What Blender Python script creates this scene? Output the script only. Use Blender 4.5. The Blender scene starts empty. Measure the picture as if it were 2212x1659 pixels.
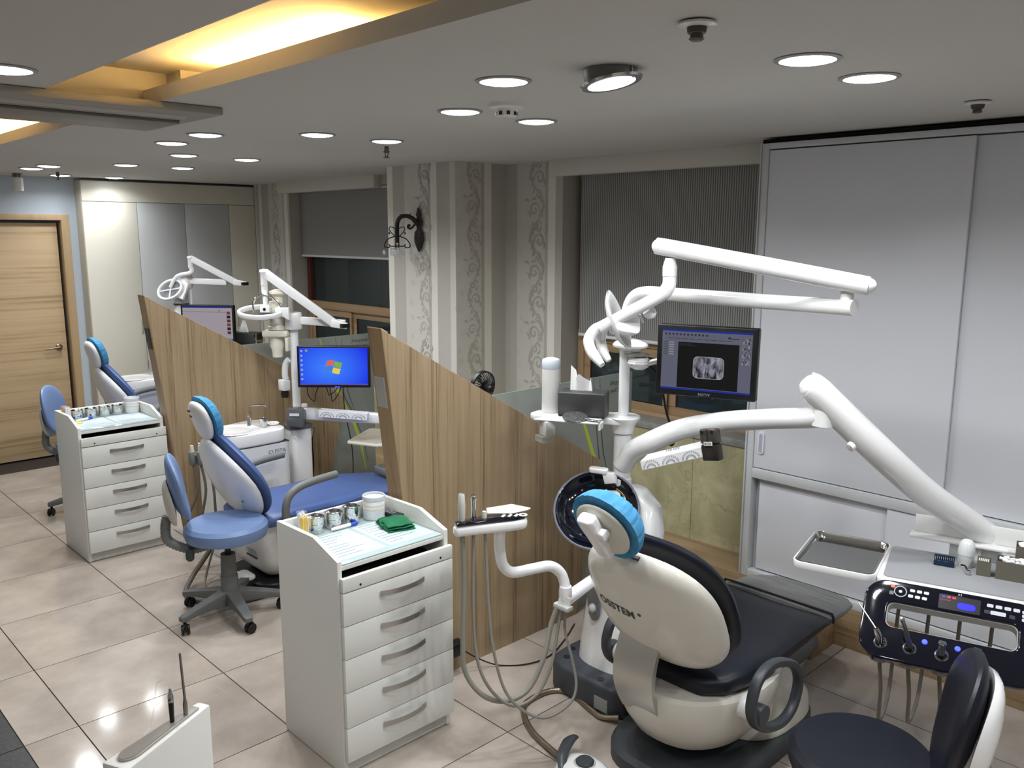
import bpy, bmesh, math, random
from mathutils import Vector, Matrix
random.seed(7)
SC = bpy.context.scene
COL = SC.collection
# ---------------------------------------------------------------- camera
def setup_camera():
    yaw, pitch, roll = math.radians(46.08), math.radians(10.06), math.radians(-0.16)
    f = Vector((-math.sin(yaw)*math.cos(pitch), math.cos(yaw)*math.cos(pitch), -math.sin(pitch)))
    r = Vector((math.cos(yaw), math.sin(yaw), 0)); d = f.cross(r)
    r2 = r*math.cos(roll) + d*math.sin(roll); d2 = d*math.cos(roll) - r*math.sin(roll)
    cd = bpy.data.cameras.new('camera'); cam = bpy.data.objects.new('camera', cd); COL.objects.link(cam)
    m = Matrix((r2, -d2, -f)).transposed().to_4x4(); m.translation = (0, 0, 1.925)
    cam.matrix_world = m
    cd.sensor_width = 36; cd.lens = 1835.3/2212*36; cd.clip_start = 0.02
    SC.camera = cam
setup_camera()
# ---------------------------------------------------------------- world, exposure
w = bpy.data.worlds.new('night_world'); SC.world = w; w.use_nodes = True
w.node_tree.nodes['Background'].inputs[0].default_value = (0.012, 0.015, 0.018, 1)
w.node_tree.nodes['Background'].inputs[1].default_value = 1.0
SC.view_settings.view_transform = 'Standard'; SC.view_settings.look = 'None'
SC.view_settings.gamma = 1; SC.view_settings.use_curve_mapping = False
SC.view_settings.exposure = 0.0
DOWN_W = 6.2      # watts of each ceiling downlight
COVE_E = 75.0      # emission of the cove tubes
# ---------------------------------------------------------------- materials
def lin(c):
    return tuple(((x/255)/12.92 if x/255 <= .04045 else ((x/255+.055)/1.055)**2.4) for x in c)
MATS = {}
def M(name, rgb, rough=.5, metal=0., spec=.5, coat=0., emit=0., ecol=None, trans=0., ior=1.45, alpha=1.,
      var=None, vscale=8, vstretch=(1,1,1), bump=0., bscale=60, bstretch=(1,1,1), rnd=0., sheen=0.):
    if name in MATS: return MATS[name]
    m = bpy.data.materials.new(name); m.use_nodes = True; MATS[name] = m
    nt = m.node_tree; N = nt.nodes; L = nt.links; b = N['Principled BSDF']
    c = (*lin(rgb), 1)
    b.inputs['Base Color'].default_value = c; b.inputs['Roughness'].default_value = rough
    b.inputs['Metallic'].default_value = metal; b.inputs['Specular IOR Level'].default_value = spec
    b.inputs['Coat Weight'].default_value = coat; b.inputs['Coat Roughness'].default_value = .06
    b.inputs['Transmission Weight'].default_value = trans; b.inputs['IOR'].default_value = ior
    b.inputs['Alpha'].default_value = alpha
    if sheen: b.inputs['Sheen Weight'].default_value = sheen
    if emit:
        b.inputs['Emission Color'].default_value = (*lin(ecol or rgb), 1); b.inputs['Emission Strength'].default_value = emit
    if var or bump:
        tc = N.new('ShaderNodeTexCoord')
    if var:
        mp = N.new('ShaderNodeMapping'); mp.inputs['Scale'].default_value = vstretch; L.new(tc.outputs['Object'], mp.inputs[0])
        nz = N.new('ShaderNodeTexNoise'); nz.inputs['Scale'].default_value = vscale; nz.inputs['Detail'].default_value = 6; nz.inputs['Roughness'].default_value = .6
        L.new(mp.outputs[0], nz.inputs['Vector'])
        cr = N.new('ShaderNodeValToRGB'); cr.color_ramp.elements[0].position = .32; cr.color_ramp.elements[1].position = .68
        cr.color_ramp.elements[0].color = (*lin(var), 1); cr.color_ramp.elements[1].color = c
        L.new(nz.outputs['Fac'], cr.inputs[0]); out = cr.outputs[0]
        if rnd:
            oi = N.new('ShaderNodeObjectInfo'); mr = N.new('ShaderNodeMapRange')
            mr.inputs['To Min'].default_value = 1-rnd; mr.inputs['To Max'].default_value = 1+rnd*.4
            L.new(oi.outputs['Random'], mr.inputs['Value'])
            hs = N.new('ShaderNodeHueSaturation'); L.new(mr.outputs[0], hs.inputs['Value']); L.new(out, hs.inputs['Color']); out = hs.outputs[0]
        L.new(out, b.inputs['Base Color'])
    if bump:
        mp2 = N.new('ShaderNodeMapping'); mp2.inputs['Scale'].default_value = bstretch; L.new(tc.outputs['Object'], mp2.inputs[0])
        n2 = N.new('ShaderNodeTexNoise'); n2.inputs['Scale'].default_value = bscale; n2.inputs['Detail'].default_value = 3; L.new(mp2.outputs[0], n2.inputs['Vector'])
        bp = N.new('ShaderNodeBump'); bp.inputs['Strength'].default_value = bump; bp.inputs['Distance'].default_value = .002
        L.new(n2.outputs['Fac'], bp.inputs['Height']); L.new(bp.outputs[0], b.inputs['Normal'])
    return m
def wood(name, base, dark, axis, scale=9.):
    """straight-grained veneer; axis = grain direction 0/1/2"""
    if name in MATS: return MATS[name]
    m = bpy.data.materials.new(name); m.use_nodes = True; MATS[name] = m
    nt = m.node_tree; N = nt.nodes; L = nt.links; b = N['Principled BSDF']
    b.inputs['Roughness'].default_value = .42; b.inputs['Specular IOR Level'].default_value = .35
    tc = N.new('ShaderNodeTexCoord'); mp = N.new('ShaderNodeMapping')
    st = [scale]*3; st[axis] = scale*.025; mp.inputs['Scale'].default_value = st
    L.new(tc.outputs['Object'], mp.inputs[0])
    n1 = N.new('ShaderNodeTexNoise'); n1.inputs['Scale'].default_value = 1.6; n1.inputs['Detail'].default_value = 8; n1.inputs['Roughness'].default_value = .72
    L.new(mp.outputs[0], n1.inputs['Vector'])
    mp2 = N.new('ShaderNodeMapping'); st2 = [scale*5]*3; st2[axis] = scale*.05; mp2.inputs['Scale'].default_value = st2
    L.new(tc.outputs['Object'], mp2.inputs[0])
    n2 = N.new('ShaderNodeTexNoise'); n2.inputs['Scale'].default_value = 1.5; n2.inputs['Detail'].default_value = 3
    L.new(mp2.outputs[0], n2.inputs['Vector'])
    mx = N.new('ShaderNodeMath'); mx.operation = 'ADD'; L.new(n1.outputs['Fac'], mx.inputs[0])
    ml = N.new('ShaderNodeMath'); ml.operation = 'MULTIPLY'; ml.inputs[1].default_value = .35; L.new(n2.outputs['Fac'], ml.inputs[0]); L.new(ml.outputs[0], mx.inputs[1])
    cr = N.new('ShaderNodeValToRGB'); e = cr.color_ramp.elements
    e[0].position = .54; e[0].color = (*lin(dark), 1); e[1].position = .76; e[1].color = (*lin(base), 1)
    k = cr.color_ramp.elements.new(.62); k.color = (*lin(tuple((a*.7+d*.3) for a, d in zip(base, dark))), 1)
    L.new(mx.outputs[0], cr.inputs[0]); L.new(cr.outputs[0], b.inputs['Base Color'])
    bp = N.new('ShaderNodeBump'); bp.inputs['Strength'].default_value = .15; bp.inputs['Distance'].default_value = .001
    L.new(n2.outputs['Fac'], bp.inputs['Height']); L.new(bp.outputs[0], b.inputs['Normal'])
    return m
def glass_mat(name, tint, refl=.5, rough=.02, opacity=.15):
    """thin pane: mostly see-through with a tinted body and a mirror-like coat"""
    if name in MATS: return MATS[name]
    m = bpy.data.materials.new(name); m.use_nodes = True; MATS[name] = m
    nt = m.node_tree; N = nt.nodes; L = nt.links; N.remove(N['Principled BSDF']); out = N['Material Output']
    tr = N.new('ShaderNodeBsdfTransparent'); tr.inputs[0].default_value = (*[min(1, x*1.0) for x in lin(tint)], 1)
    df = N.new('ShaderNodeBsdfDiffuse'); df.inputs[0].default_value = (*lin(tint), 1)
    gl = N.new('ShaderNodeBsdfGlossy'); gl.inputs['Roughness'].default_value = rough
    m1 = N.new('ShaderNodeMixShader'); m1.inputs[0].default_value = opacity; L.new(tr.outputs[0], m1.inputs[1]); L.new(df.outputs[0], m1.inputs[2])
    fr = N.new('ShaderNodeFresnel'); fr.inputs[0].default_value = 1.5
    mm = N.new('ShaderNodeMath'); mm.operation = 'MULTIPLY'; mm.inputs[1].default_value = refl*2; L.new(fr.outputs[0], mm.inputs[0])
    m2 = N.new('ShaderNodeMixShader'); L.new(mm.outputs[0], m2.inputs[0]); L.new(m1.outputs[0], m2.inputs[1]); L.new(gl.outputs[0], m2.inputs[2])
    L.new(m2.outputs[0], out.inputs[0])
    return m
# ---------------------------------------------------------------- objects
ORG = {}
def root(name, label, cat, loc=(0,0,0), group=None, rot=None, local=False):
    o = bpy.data.objects.new(name, None); COL.objects.link(o); o.location = loc; o.empty_display_size = .05
    if rot: o.rotation_euler = rot
    o['label'] = label; o['category'] = cat
    if group: o['group'] = group
    ORG[o] = Vector((0,0,0)) if (local or rot) else Vector(loc)
    return o
def tag(o, label, cat, group=None):
    o['label'] = label; o['category'] = cat
    if group: o['group'] = group
    return o
def struct(o): o['kind'] = 'structure'; return o
class MB:
    def __init__(s): s.v = []; s.f = []
    def add(s, v, f):
        n = len(s.v); s.v += [Vector(x) for x in v]; s.f += [tuple(i+n for i in q) for q in f]; return s
    def box(s, a, b):
        (x0,y0,z0),(x1,y1,z1) = a, b
        return s.add([(x0,y0,z0),(x1,y0,z0),(x1,y1,z0),(x0,y1,z0),(x0,y0,z1),(x1,y0,z1),(x1,y1,z1),(x0,y1,z1)],
            [(0,3,2,1),(4,5,6,7),(0,1,5,4),(1,2,6,5),(2,3,7,6),(3,0,4,7)])
    def prism(s, pts, ax, a, b):
        """closed outline pts (2D) extruded along axis ax from a to b"""
        def mk(p, t):
            q = list(p); q.insert(ax, t); return q
        n = len(pts)
        v = [mk(p, a) for p in pts] + [mk(p, b) for p in pts]
        f = [tuple(range(n)), tuple(range(2*n-1, n-1, -1))] + [(i, n+i, n+(i+1)%n, (i+1)%n) for i in range(n)]
        return s.add(v, f)
    def tube(s, pts, r, n=12, cap=True, sm=0, flat=None):
        P = [Vector(p) for p in pts]; R = list(r) if hasattr(r, '__len__') else [r]*len(P)
        if sm:
            Q, RR = [], []
            for i in range(len(P)-1):
                p0 = P[max(i-1,0)]; p1 = P[i]; p2 = P[i+1]; p3 = P[min(i+2,len(P)-1)]
                for k in range(sm):
                    t = k/sm
                    Q.append(.5*((2*p1)+(p2-p0)*t+(2*p0-5*p1+4*p2-p3)*t*t+(3*p1-p0-3*p2+p3)*t**3)); RR.append(R[i]*(1-t)+R[i+1]*t)
            Q.append(P[-1]); RR.append(R[-1]); P, R = Q, RR
        T = []
        for i in range(len(P)):
            a = P[max(i-1,0)]; b = P[min(i+1,len(P)-1)]; d = b-a
            T.append(d.normalized() if d.length > 1e-9 else Vector((0,0,1)))
        up = Vector((0,0,1)) if abs(T[0].z) < .9 else Vector((1,0,0))
        u = (up - T[0]*up.dot(T[0])).normalized(); base = len(s.v)
        for i, p in enumerate(P):
            u = (u - T[i]*u.dot(T[i])); u = u.normalized() if u.length > 1e-6 else T[i].orthogonal().normalized()
            w_ = T[i].cross(u); fx, fy = flat if flat else (1,1)
            for k in range(n):
                a = 2*math.pi*k/n; s.v.append(p + (u*math.cos(a)*fx + w_*math.sin(a)*fy)*R[i])
        for i in range(len(P)-1):
            for k in range(n):
                a = base+i*n+k; b = base+i*n+(k+1)%n; s.f.append((a, b, b+n, a+n))
        if cap:
            s.f.append(tuple(base+k for k in range(n-1,-1,-1))); e = base+(len(P)-1)*n; s.f.append(tuple(e+k for k in range(n)))
        return s
    def cyl(s, a, b, r, r2=None, n=24): return s.tube([a, b], [r, r if r2 is None else r2], n)
    def lathe(s, prof, c=(0,0,0), n=32, axis=None, sx=1, sy=1, arc=None):
        """prof: list of (r,z); axis: optional direction"""
        c = Vector(c); q = Vector((0,0,1)).rotation_difference(Vector(axis).normalized()).to_matrix() if axis else Matrix.Identity(3)
        base = len(s.v); m = len(prof)
        for (r, z) in prof:
            for k in range(n):
                a = 2*math.pi*k/n; s.v.append(c + q @ Vector((r*sx*math.cos(a), r*sy*math.sin(a), z)))
        for i in range(m-1):
            for k in range(n):
                a = base+i*n+k; b = base+i*n+(k+1)%n; s.f.append((a, b, b+n, a+n))
        if prof[0][0] > 1e-6 and prof[-1][0] > 1e-6:
            for k in range(n):
                a = base+(m-1)*n+k; b = base+(m-1)*n+(k+1)%n; s.f.append((a, b, base+(k+1)%n, base+k))
            return s
        if prof[0][0] > 1e-6: s.f.append(tuple(base+k for k in range(n-1,-1,-1)))
        if prof[-1][0] > 1e-6: s.f.append(tuple(base+(m-1)*n+k for k in range(n)))
        return s
    def loft(s, rings, cap=True, closed=True):
        n = len(rings[0]); base = len(s.v)
        for r in rings: s.v += [Vector(p) for p in r]
        for i in range(len(rings)-1):
            for k in range(n if closed else n-1):
                a = base+i*n+k; b = base+i*n+(k+1)%n; s.f.append((a, b, b+n, a+n))
        if cap:
            s.f.append(tuple(base+k for k in range(n-1,-1,-1))); e = base+(len(rings)-1)*n; s.f.append(tuple(e+k for k in range(n)))
        return s
    def xf(s, m):
        s.v = [m @ v for v in s.v]; return s
    def build(s, name, mat, parent=None, bevel=0, seg=2, smooth=True, ang=35, sub=0, label=None):
        org = ORG.get(parent, Vector((0,0,0))) if parent else Vector((0,0,0))
        me = bpy.data.meshes.new(name)
        me.from_pydata([v-org for v in s.v], [], s.f)
        bm = bmesh.new(); bm.from_mesh(me)
        bmesh.ops.remove_doubles(bm, verts=bm.verts, dist=1e-5)
        bmesh.ops.recalc_face_normals(bm, faces=bm.faces)
        if bevel:
            ed = [e for e in bm.edges if len(e.link_faces) == 2 and e.calc_face_angle(0) > math.radians(40)]
            if ed: bmesh.ops.bevel(bm, geom=ed, offset=bevel, segments=seg, affect='EDGES', profile=.5, clamp_overlap=True)
        bm.to_mesh(me); bm.free()
        if smooth:
            for p in me.polygons: p.use_smooth = True
            me.set_sharp_from_angle(angle=math.radians(ang))
        me.materials.append(mat)
        o = bpy.data.objects.new(name, me); COL.objects.link(o)
        if parent: o.parent = parent; ORG[o] = org
        if sub:
            md = o.modifiers.new('smooth', 'SUBSURF'); md.levels = sub; md.render_levels = sub
        if label: o['label'] = label
        return o
def copy_tree(o, parent=None):
    c = o.copy(); COL.objects.link(c); c.parent = parent
    for ch in o.children: copy_tree(ch, c)
    return c
def rrect(w, h, r, n=6, cx=0, cy=0):
    p = []
    for sx, sy, a0 in ((1,1,0),(-1,1,90),(-1,-1,180),(1,-1,270)):
        for k in range(n+1):
            a = math.radians(a0+90*k/n); p.append((cx+sx*(w/2-r)+r*math.cos(a), cy+sy*(h/2-r)+r*math.sin(a)))
    return p
def text_mb(body, size, mat, parent, name='lettering', loc=(0,0,0), basis=None, extrude=.0005, align='CENTER', spacing=1., bold=0., label=None):
    """flat lettering as a mesh; basis = (right, up) world directions"""
    cu = bpy.data.curves.new(name, 'FONT'); cu.body = body; cu.size = size; cu.extrude = extrude; cu.align_x = align; cu.align_y = 'CENTER'
    cu.space_character = spacing; cu.offset = bold; cu.resolution_u = 3
    t = bpy.data.objects.new(name+'_curve', cu); COL.objects.link(t)
    dg = bpy.context.evaluated_depsgraph_get(); me = bpy.data.meshes.new_from_object(t.evaluated_get(dg))
    bpy.data.objects.remove(t); bpy.data.curves.remove(cu)
    rx, up = [Vector(b).normalized() for b in basis]; nz = rx.cross(up)
    m = Matrix((rx, up, nz)).transposed().to_4x4(); m.translation = Vector(loc) - (ORG.get(parent, Vector((0,0,0))) if parent else Vector((0,0,0)))
    me.transform(m); me.name = name; me.materials.clear(); me.materials.append(mat)
    o = bpy.data.objects.new(name, me); COL.objects.link(o)
    if parent: o.parent = parent
    if label: o['label'] = label
    return o
# shared materials
white_p = M('white_plastic', (232,232,230), .3, coat=.3)
white_g = M('white_gloss', (238,238,238), .16, coat=.6)
white_l = M('white_laminate', (226,227,224), .38)
grey_p = M('grey_plastic', (112,114,113), .5)
dgrey = M('dark_grey_plastic', (58,62,66), .45)
black_p = M('black_plastic', (16,16,17), .4)
chrome = M('chrome', (205,205,203), .12, 1.)
steel = M('brushed_steel', (196,194,188), .38, .9)
blue_v = M('blue_vinyl', (70,92,142), .38, bump=.05, bscale=300)
sky_v = M('light_blue_vinyl', (108,131,172), .4, bump=.05, bscale=300)
navy_v = M('navy_vinyl', (15,18,30), .42, bump=.08, bscale=400)
navy_g = M('navy_gloss', (5,7,22), .07, coat=.6)
hosem = M('hose_grey', (140,138,130), .45)
blue_cloth = M('blue_nonwoven', (74,146,188), .85, var=(56,124,168), vscale=30, bump=.5, bscale=70)
# ================================================================ THE ROOM
ZC = 2.373
ceil_m = M('ceiling_paint', (205,203,198), .85)
wallw = M('wall_paint', (214,212,206), .8)
wallb = M('pale_blue_paint', (192,202,211), .8)
# floor ------------------------------------------------------------
tile_m = M('floor_tile_stone', (188,177,167), .1, spec=.42, var=(158,147,137), vscale=2.6, rnd=.06, bump=.02, bscale=10)
dark_t = M('floor_tile_granite', (74,74,76), .35, var=(52,52,55), vscale=60)
floor = struct(MB().box((-8.0,-2.2,-.12),(2.2,4.3,-.004)).build('floor', M('floor_grout', (58,50,44), .8)))
def tile(x0, x1, y0, y1, m, cache={}):
    g = .0024; key = (round(x1-x0,4), round(y1-y0,4), m.name)
    if key in cache:
        o = cache[key].copy(); COL.objects.link(o)
    else:
        w_, d_ = x1-x0-2*g, y1-y0-2*g
        o = MB().box((-w_/2,-d_/2,-.004),(w_/2,d_/2,0)).build('tile', m, floor, smooth=False); cache[key] = o
    o.location = ((x0+x1)/2, (y0+y1)/2, 0); o.parent = floor
    return o
for i in range(-6, 10):
    x0 = max(-4.0+.6*i-0.0, -7.98) if i <= -6 else -4.0+.6*i
    x0 = -4.0+.6*i; x1 = x0+.6
    if x1 > 2.2: continue
    x0 = max(x0, -7.99)
    for ys in ((.9,1.5),(1.5,2.1),(2.1,2.7),(2.7,3.3),(3.3,3.9)): tile(x0, x1, ys[0], ys[1], tile_m)
    tile(x0, x1, .705, .9, tile_m); tile(x0, x1, .105, .705, dark_t); tile(x0, x1, -.495, .105, tile_m)
tile(-7.99, -7.6, .9, 1.5, tile_m)
# ceiling with two light coves ---------------------------------------
c = MB(); X0, X1 = -7.99, 2.2
c.box((X0,-2.2,ZC),(X1,.886,2.62)).box((X0,1.45,ZC),(X1,4.3,2.62))
CV = ((-3.21, 1.4), (-6.6, -3.96))
for a, b in ((X0,-6.6),(-3.96,-3.21),(1.4,X1)): c.box((a,.886,ZC),(b,1.45,2.62))
for a, b in CV:
    c.box((a,.886,2.492),(b,1.45,2.62)); c.box((a,1.25,ZC),(b,1.45,2.392)); c.box((a,1.25,2.392),(b,1.268,2.424))
    c.box((a,1.34,2.392),(a+.12,1.45,2.492)); c.box((b-.12,1.34,2.392),(b,1.45,2.492))
struct(c.build('ceiling', ceil_m, smooth=False))
def cove_tube(x0, x1, label):
    r = root('cove_light', label, 'light', ((x0+x1)/2, 1.36, 2.392), 'warm tube lights hidden in the ceiling coves')
    t = MB().cyl((x0,1.36,2.418),(x1,1.36,2.418),.013,n=12).build('tube', M('warm_tube', (255,190,90), emit=COVE_E, ecol=(255,204,122)), r)
    for x in (x0, x1): MB().box((x-.03,1.345,2.392),(x+.03,1.375,2.44)).build('lamp_holder', white_p, r)
cove_tube(-2.93, -2.0, 'warm tube light in the long ceiling cove nearest the camera')
cove_tube(-5.9, -4.35, 'warm tube light in the ceiling cove beyond the air conditioner')
# far wall with door --------------------------------------------------
XF = -7.89
wf = MB().box((XF-.12,-2.2,0),(XF,1.44,ZC)).box((XF-.12,2.32,0),(XF,4.3,ZC)).box((XF-.12,1.44,2.03),(XF,2.32,ZC))
struct(wf.build('wall_left', wallb, smooth=False))
door_w = wood('door_veneer', (204,178,142), (170,144,110), 1, 7)
door_f = wood('door_frame_veneer', (200,172,134), (178,150,114), 2, 7)
d = struct(MB().box((XF-.09,1.47,.012),(XF-.05,2.29,2.0)).build('door_1', door_w, bevel=.002))
fr = MB().prism([(1.385,0),(1.385,2.07),(2.375,2.07),(2.375,0),(2.312,0),(2.312,2.022),(1.448,2.022),(1.448,0)], 0, XF-.115, XF+.012)
fr.build('door_frame', door_f, d, bevel=.003)
h = MB().lathe([(0,0),(.027,0),(.027,.008),(.02,.012),(0,.012)], (XF-.05,2.225,.95), axis=(1,0,0))
h.tube([(XF-.04,2.225,.95),(XF+.005,2.225,.95),(XF+.012,2.2,.95),(XF+.012,2.10,.945)], [.009,.009,.009,.007], sm=4)
h.build('door_handle', M('satin_nickel', (150,135,118), .3, 1.), d)
# white cylinder camera on the ceiling by the far wall
r = root('ceiling_camera', 'small white cylinder camera hanging from the ceiling above the wooden door', 'camera', (-7.55,1.93,ZC))
MB().cyl((-7.55,1.93,2.345),(-7.55,1.93,ZC),.035).build('mount', M('dull_metal', (120,118,112), .4, .6), r)
MB().lathe([(0,2.24),(.036,2.24),(.038,2.25),(.038,2.335),(.03,2.345),(0,2.345)], (-7.55,1.93,0)).build('body', white_p, r)
# cream wardrobe along the far wall -----------------------------------
cream = M('cream_laminate', (226,222,208), .45); lgrey = M('pale_grey_laminate', (205,207,208), .45)
XW = -7.73; CY = [2.455, 2.889, 3.313, 3.736, 4.0]
r = root('wardrobe', 'full-height cream and pale grey wardrobe on the far wall beside the wooden door', 'wardrobe', (XW-.08,3.2,0))
MB().box((XF+.003,2.44,0),(XW-.018,3.998,2.35)).build('carcass', M('beige_panel', (190,184,168), .5), r)
MB().box((XW-.018,2.444,2.182),(XW,3.998,2.352)).build('top_panel', cream, r, bevel=.002)
for k in range(4):
    dd = MB().box((XW-.018,CY[k]+.002 if k else 2.444,.06),(XW,CY[k+1]-.002,2.178)).build('door', cream if k in (0,3) else lgrey, r, bevel=.002)
    hy = CY[k+1]-.03 if k in (0,2) else CY[k]+.03
    if k < 3 or 1: MB().tube([(XW,hy,1.04),(XW+.02,hy,1.05),(XW+.02,hy,1.15),(XW,hy,1.16)], .006, 8).build('handle', steel, dd)
MB().box((XF,2.44,0),(XW-.03,3.998,.058)).build('plinth', M('beige_panel', (190,184,168)), r)
# window wall ---------------------------------------------------------
YW = 4.0
def wallpaper(name, axis, off):
    m = bpy.data.materials.new(name); m.use_nodes = True; nt = m.node_tree; N = nt.nodes; L = nt.links; b = N['Principled BSDF']
    b.inputs['Roughness'].default_value = .75
    tc = N.new('ShaderNodeTexCoord'); sp = N.new('ShaderNodeSeparateXYZ'); L.new(tc.outputs['Object'], sp.inputs[0])
    a = N.new('ShaderNodeMath'); a.operation = 'SUBTRACT'; a.inputs[1].default_value = off-47.8; L.new(sp.outputs[axis], a.inputs[0])
    q = N.new('ShaderNodeMath'); q.operation = 'DIVIDE'; q.inputs[1].default_value = .478; L.new(a.outputs[0], q.inputs[0])
    fr_ = N.new('ShaderNodeMath'); fr_.operation = 'FRACT'; L.new(q.outputs[0], fr_.inputs[0])
    cr = N.new('ShaderNodeValToRGB'); cr.color_ramp.interpolation = 'CONSTANT'; e = cr.color_ramp.elements
    Wc, Gc, Lc = (228,225,214), (184,181,172), (208,205,196)
    e[0].position = 0; e[0].color = (*lin(Wc), 1); e[1].position = .13; e[1].color = (*lin(Gc), 1)
    for p, cc in ((.41, Lc), (.43, Lc)): k = e.new(p); k.color = (*lin(cc), 1)
    k = e.new(.94); k.color = (*lin(Gc), 1)
    k = e.new(.97); k.color = (*lin(Gc), 1)
    L.new(fr_.outputs[0], cr.inputs[0])
    nz = N.new('ShaderNodeTexNoise'); nz.inputs['Scale'].default_value = 90; nz.inputs['Detail'].default_value = 2
    L.new(tc.outputs['Object'], nz.inputs['Vector'])
    hs = N.new('ShaderNodeHueSaturation'); mr = N.new('ShaderNodeMapRange'); mr.inputs['To Min'].default_value = .93; mr.inputs['To Max'].default_value = 1.05
    L.new(nz.outputs['Fac'], mr.inputs[0]); L.new(mr.outputs[0], hs.inputs['Value']); L.new(cr.outputs[0], hs.inputs['Color'])
    L.new(hs.outputs[0], b.inputs['Base Color'])
    return m
ww = MB()   # wall with two openings
WL, WR = (-7.075, -4.6), (-3.70, -2.0)   # opening x ranges
ZO0, ZO1 = .79, 2.31
ww.box((-7.73,YW,0),(WL[0],YW+.3,ZC)).box((WL[1],YW,0),(WR[0],YW+.3,ZC)).box((WR[1],YW,0),(2.2,YW+.3,ZC))
for a, b in (WL, WR): ww.box((a,YW,0),(b,YW+.3,ZO0)).box((a,YW,ZO1),(b,YW+.3,ZC))
WPF = wallpaper('wallpaper_front', 0, -3.825)
wallwin = struct(ww.build('wall_window', WPF, smooth=False))
# pillar: front and side need their own stripe direction
pil = MB().box((-4.95,3.56,0),(-4.22,YW,ZC)).build('pillar', wallpaper('wallpaper_pillar', 0, -4.95), wallwin, smooth=False)
sm_ = wallpaper('wallpaper_side', 1, 3.807); pil.data.materials.append(sm_)
for p in pil.data.polygons:
    if abs(p.normal.x) > .5: p.material_index = 1
# printed scrollwork of the wallpaper: flat ribbons lying on the paper
scr_m = M('wallpaper_scroll', (180,177,168), .7); swl_m = M('wallpaper_swirl', (196,193,184), .7)
def ribbon(mb, pts, w0, to3):
    n = len(pts); lft, rgt = [], []
    for i, p in enumerate(pts):
        a = pts[max(i-1,0)]; b = pts[min(i+1,n-1)]; dx, dy = b[0]-a[0], b[1]-a[1]; l = math.hypot(dx,dy) or 1
        t = i/(n-1); ww_ = w0*(.35+.65*math.sin(math.pi*min(1,max(0,t)))) ; nx, ny = -dy/l*ww_, dx/l*ww_
        lft.append((p[0]+nx,p[1]+ny)); rgt.append((p[0]-nx,p[1]-ny))
    v = [to3(*p) for p in lft]+[to3(*p) for p in rgt]
    mb.add(v, [(i,i+1,n+i+1,n+i) for i in range(n-1)])
def spiral(cx, cy, r0, turns, a0, sgn, k=22):
    return [(cx+r0*(1-.86*i/k)*math.cos(a0+sgn*turns*2*math.pi*i/k), cy+r0*(1-.86*i/k)*math.sin(a0+sgn*turns*2*math.pi*i/k)) for i in range(k+1)]
def leaf(mb, cx, cy, a, L_, w_, to3):
    n = 7; pts = [(cx+L_*t/(n-1)*math.cos(a+.9*t/(n-1)), cy+L_*t/(n-1)*math.sin(a+.9*t/(n-1))) for t in range(n)]
    lf, rg_ = [], []
    for i, p in enumerate(pts):
        t = i/(n-1); ww_ = w_*math.sin(math.pi*min(1,t*.92+.06))**.8; aa = a+.9*t+math.pi/2
        lf.append((p[0]+ww_*math.cos(aa),p[1]+ww_*math.sin(aa))); rg_.append((p[0]-ww_*math.cos(aa),p[1]-ww_*math.sin(aa)))
    mb.add([to3(*q) for q in lf]+[to3(*q) for q in rg_], [(i,i+1,n+i+1,n+i) for i in range(n-1)])
def scrolls(s_c, half, to3, z0, z1, seed):
    rg = random.Random(seed); mb = MB(); k = 0; per = .2; z = z0; cnt = [0]; to0 = to3
    def lay():
        cnt[0] = (cnt[0]+1) % 60; o_ = cnt[0]*.00005; return lambda s, zz: to0(s, zz, o_)
    while z < z1-.12:
        sg = 1 if k % 2 == 0 else -1
        vine = [(s_c+sg*half*.8*math.sin(math.pi*t/14), z+per*t/14) for t in range(15)]
        ribbon(mb, vine, half*.13, lay())
        ribbon(mb, spiral(s_c-sg*half*.30, z+per*.38, half*.66, 1.35, -sg*.5+(0 if sg > 0 else math.pi), sg, 26), half*.12, lay())
        ribbon(mb, spiral(s_c+sg*half*.15, z+per*.86, half*.42, 1.2, 2.4, -sg), half*.10, lay())
        for (ox, oy, a, L_) in ((-.85,.12,1.2,.5),(-.95,.62,2.0,.45),(.35,.3,.2,.5),(.55,.55,1.3,.45),(-.1,.7,2.4,.4),(.75,.12,1.9,.42),(-.5,.9,.6,.4)):
            leaf(mb, s_c+sg*ox*half, z+per*oy, a if sg > 0 else math.pi-a-.9, half*L_*1.5, half*.13, lay())
        z += per; k += 1
    return mb
def front_s(y): return lambda s, z, o=0: (s, y-.0006-o, z)
def side_s(x): return lambda s, z, o=0: (x+.0006+o, s, z)
sc = scrolls(-4.95+.405, .06, front_s(3.56), .02, ZC, 1).build('wallpaper_scroll', scr_m, wallwin, smooth=False); sc['kind'] = 'stuff'
sc = scrolls(3.56+.155, .06, side_s(-4.22), .02, ZC, 2).build('wallpaper_scroll', scr_m, wallwin, smooth=False); sc['kind'] = 'stuff'
sc = scrolls(-3.925, .075, front_s(YW), .8, ZC, 3).build('wallpaper_scroll', scr_m, wallwin, smooth=False); sc['kind'] = 'stuff'
sc = scrolls(-7.33, .06, front_s(YW), .8, ZC, 4).build('wallpaper_scroll', scr_m, wallwin, smooth=False); sc['kind'] = 'stuff'
def swirls(s0, s1, to3, z0, z1, seed):
    rg = random.Random(seed); mb = MB(); z = z0
    while z < z1:
        ribbon(mb, spiral(rg.uniform(s0,s1), z, rg.uniform(.018,.032), 2.3, rg.uniform(0,6), rg.choice((1,-1)), 40), .0018, to3); z += rg.uniform(.07,.16)
    return mb
sc = swirls(-4.14, -4.06, front_s(YW), .9, 2.3, 5).build('wallpaper_swirl', swl_m, wallwin, smooth=False); sc['kind'] = 'stuff'
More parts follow.
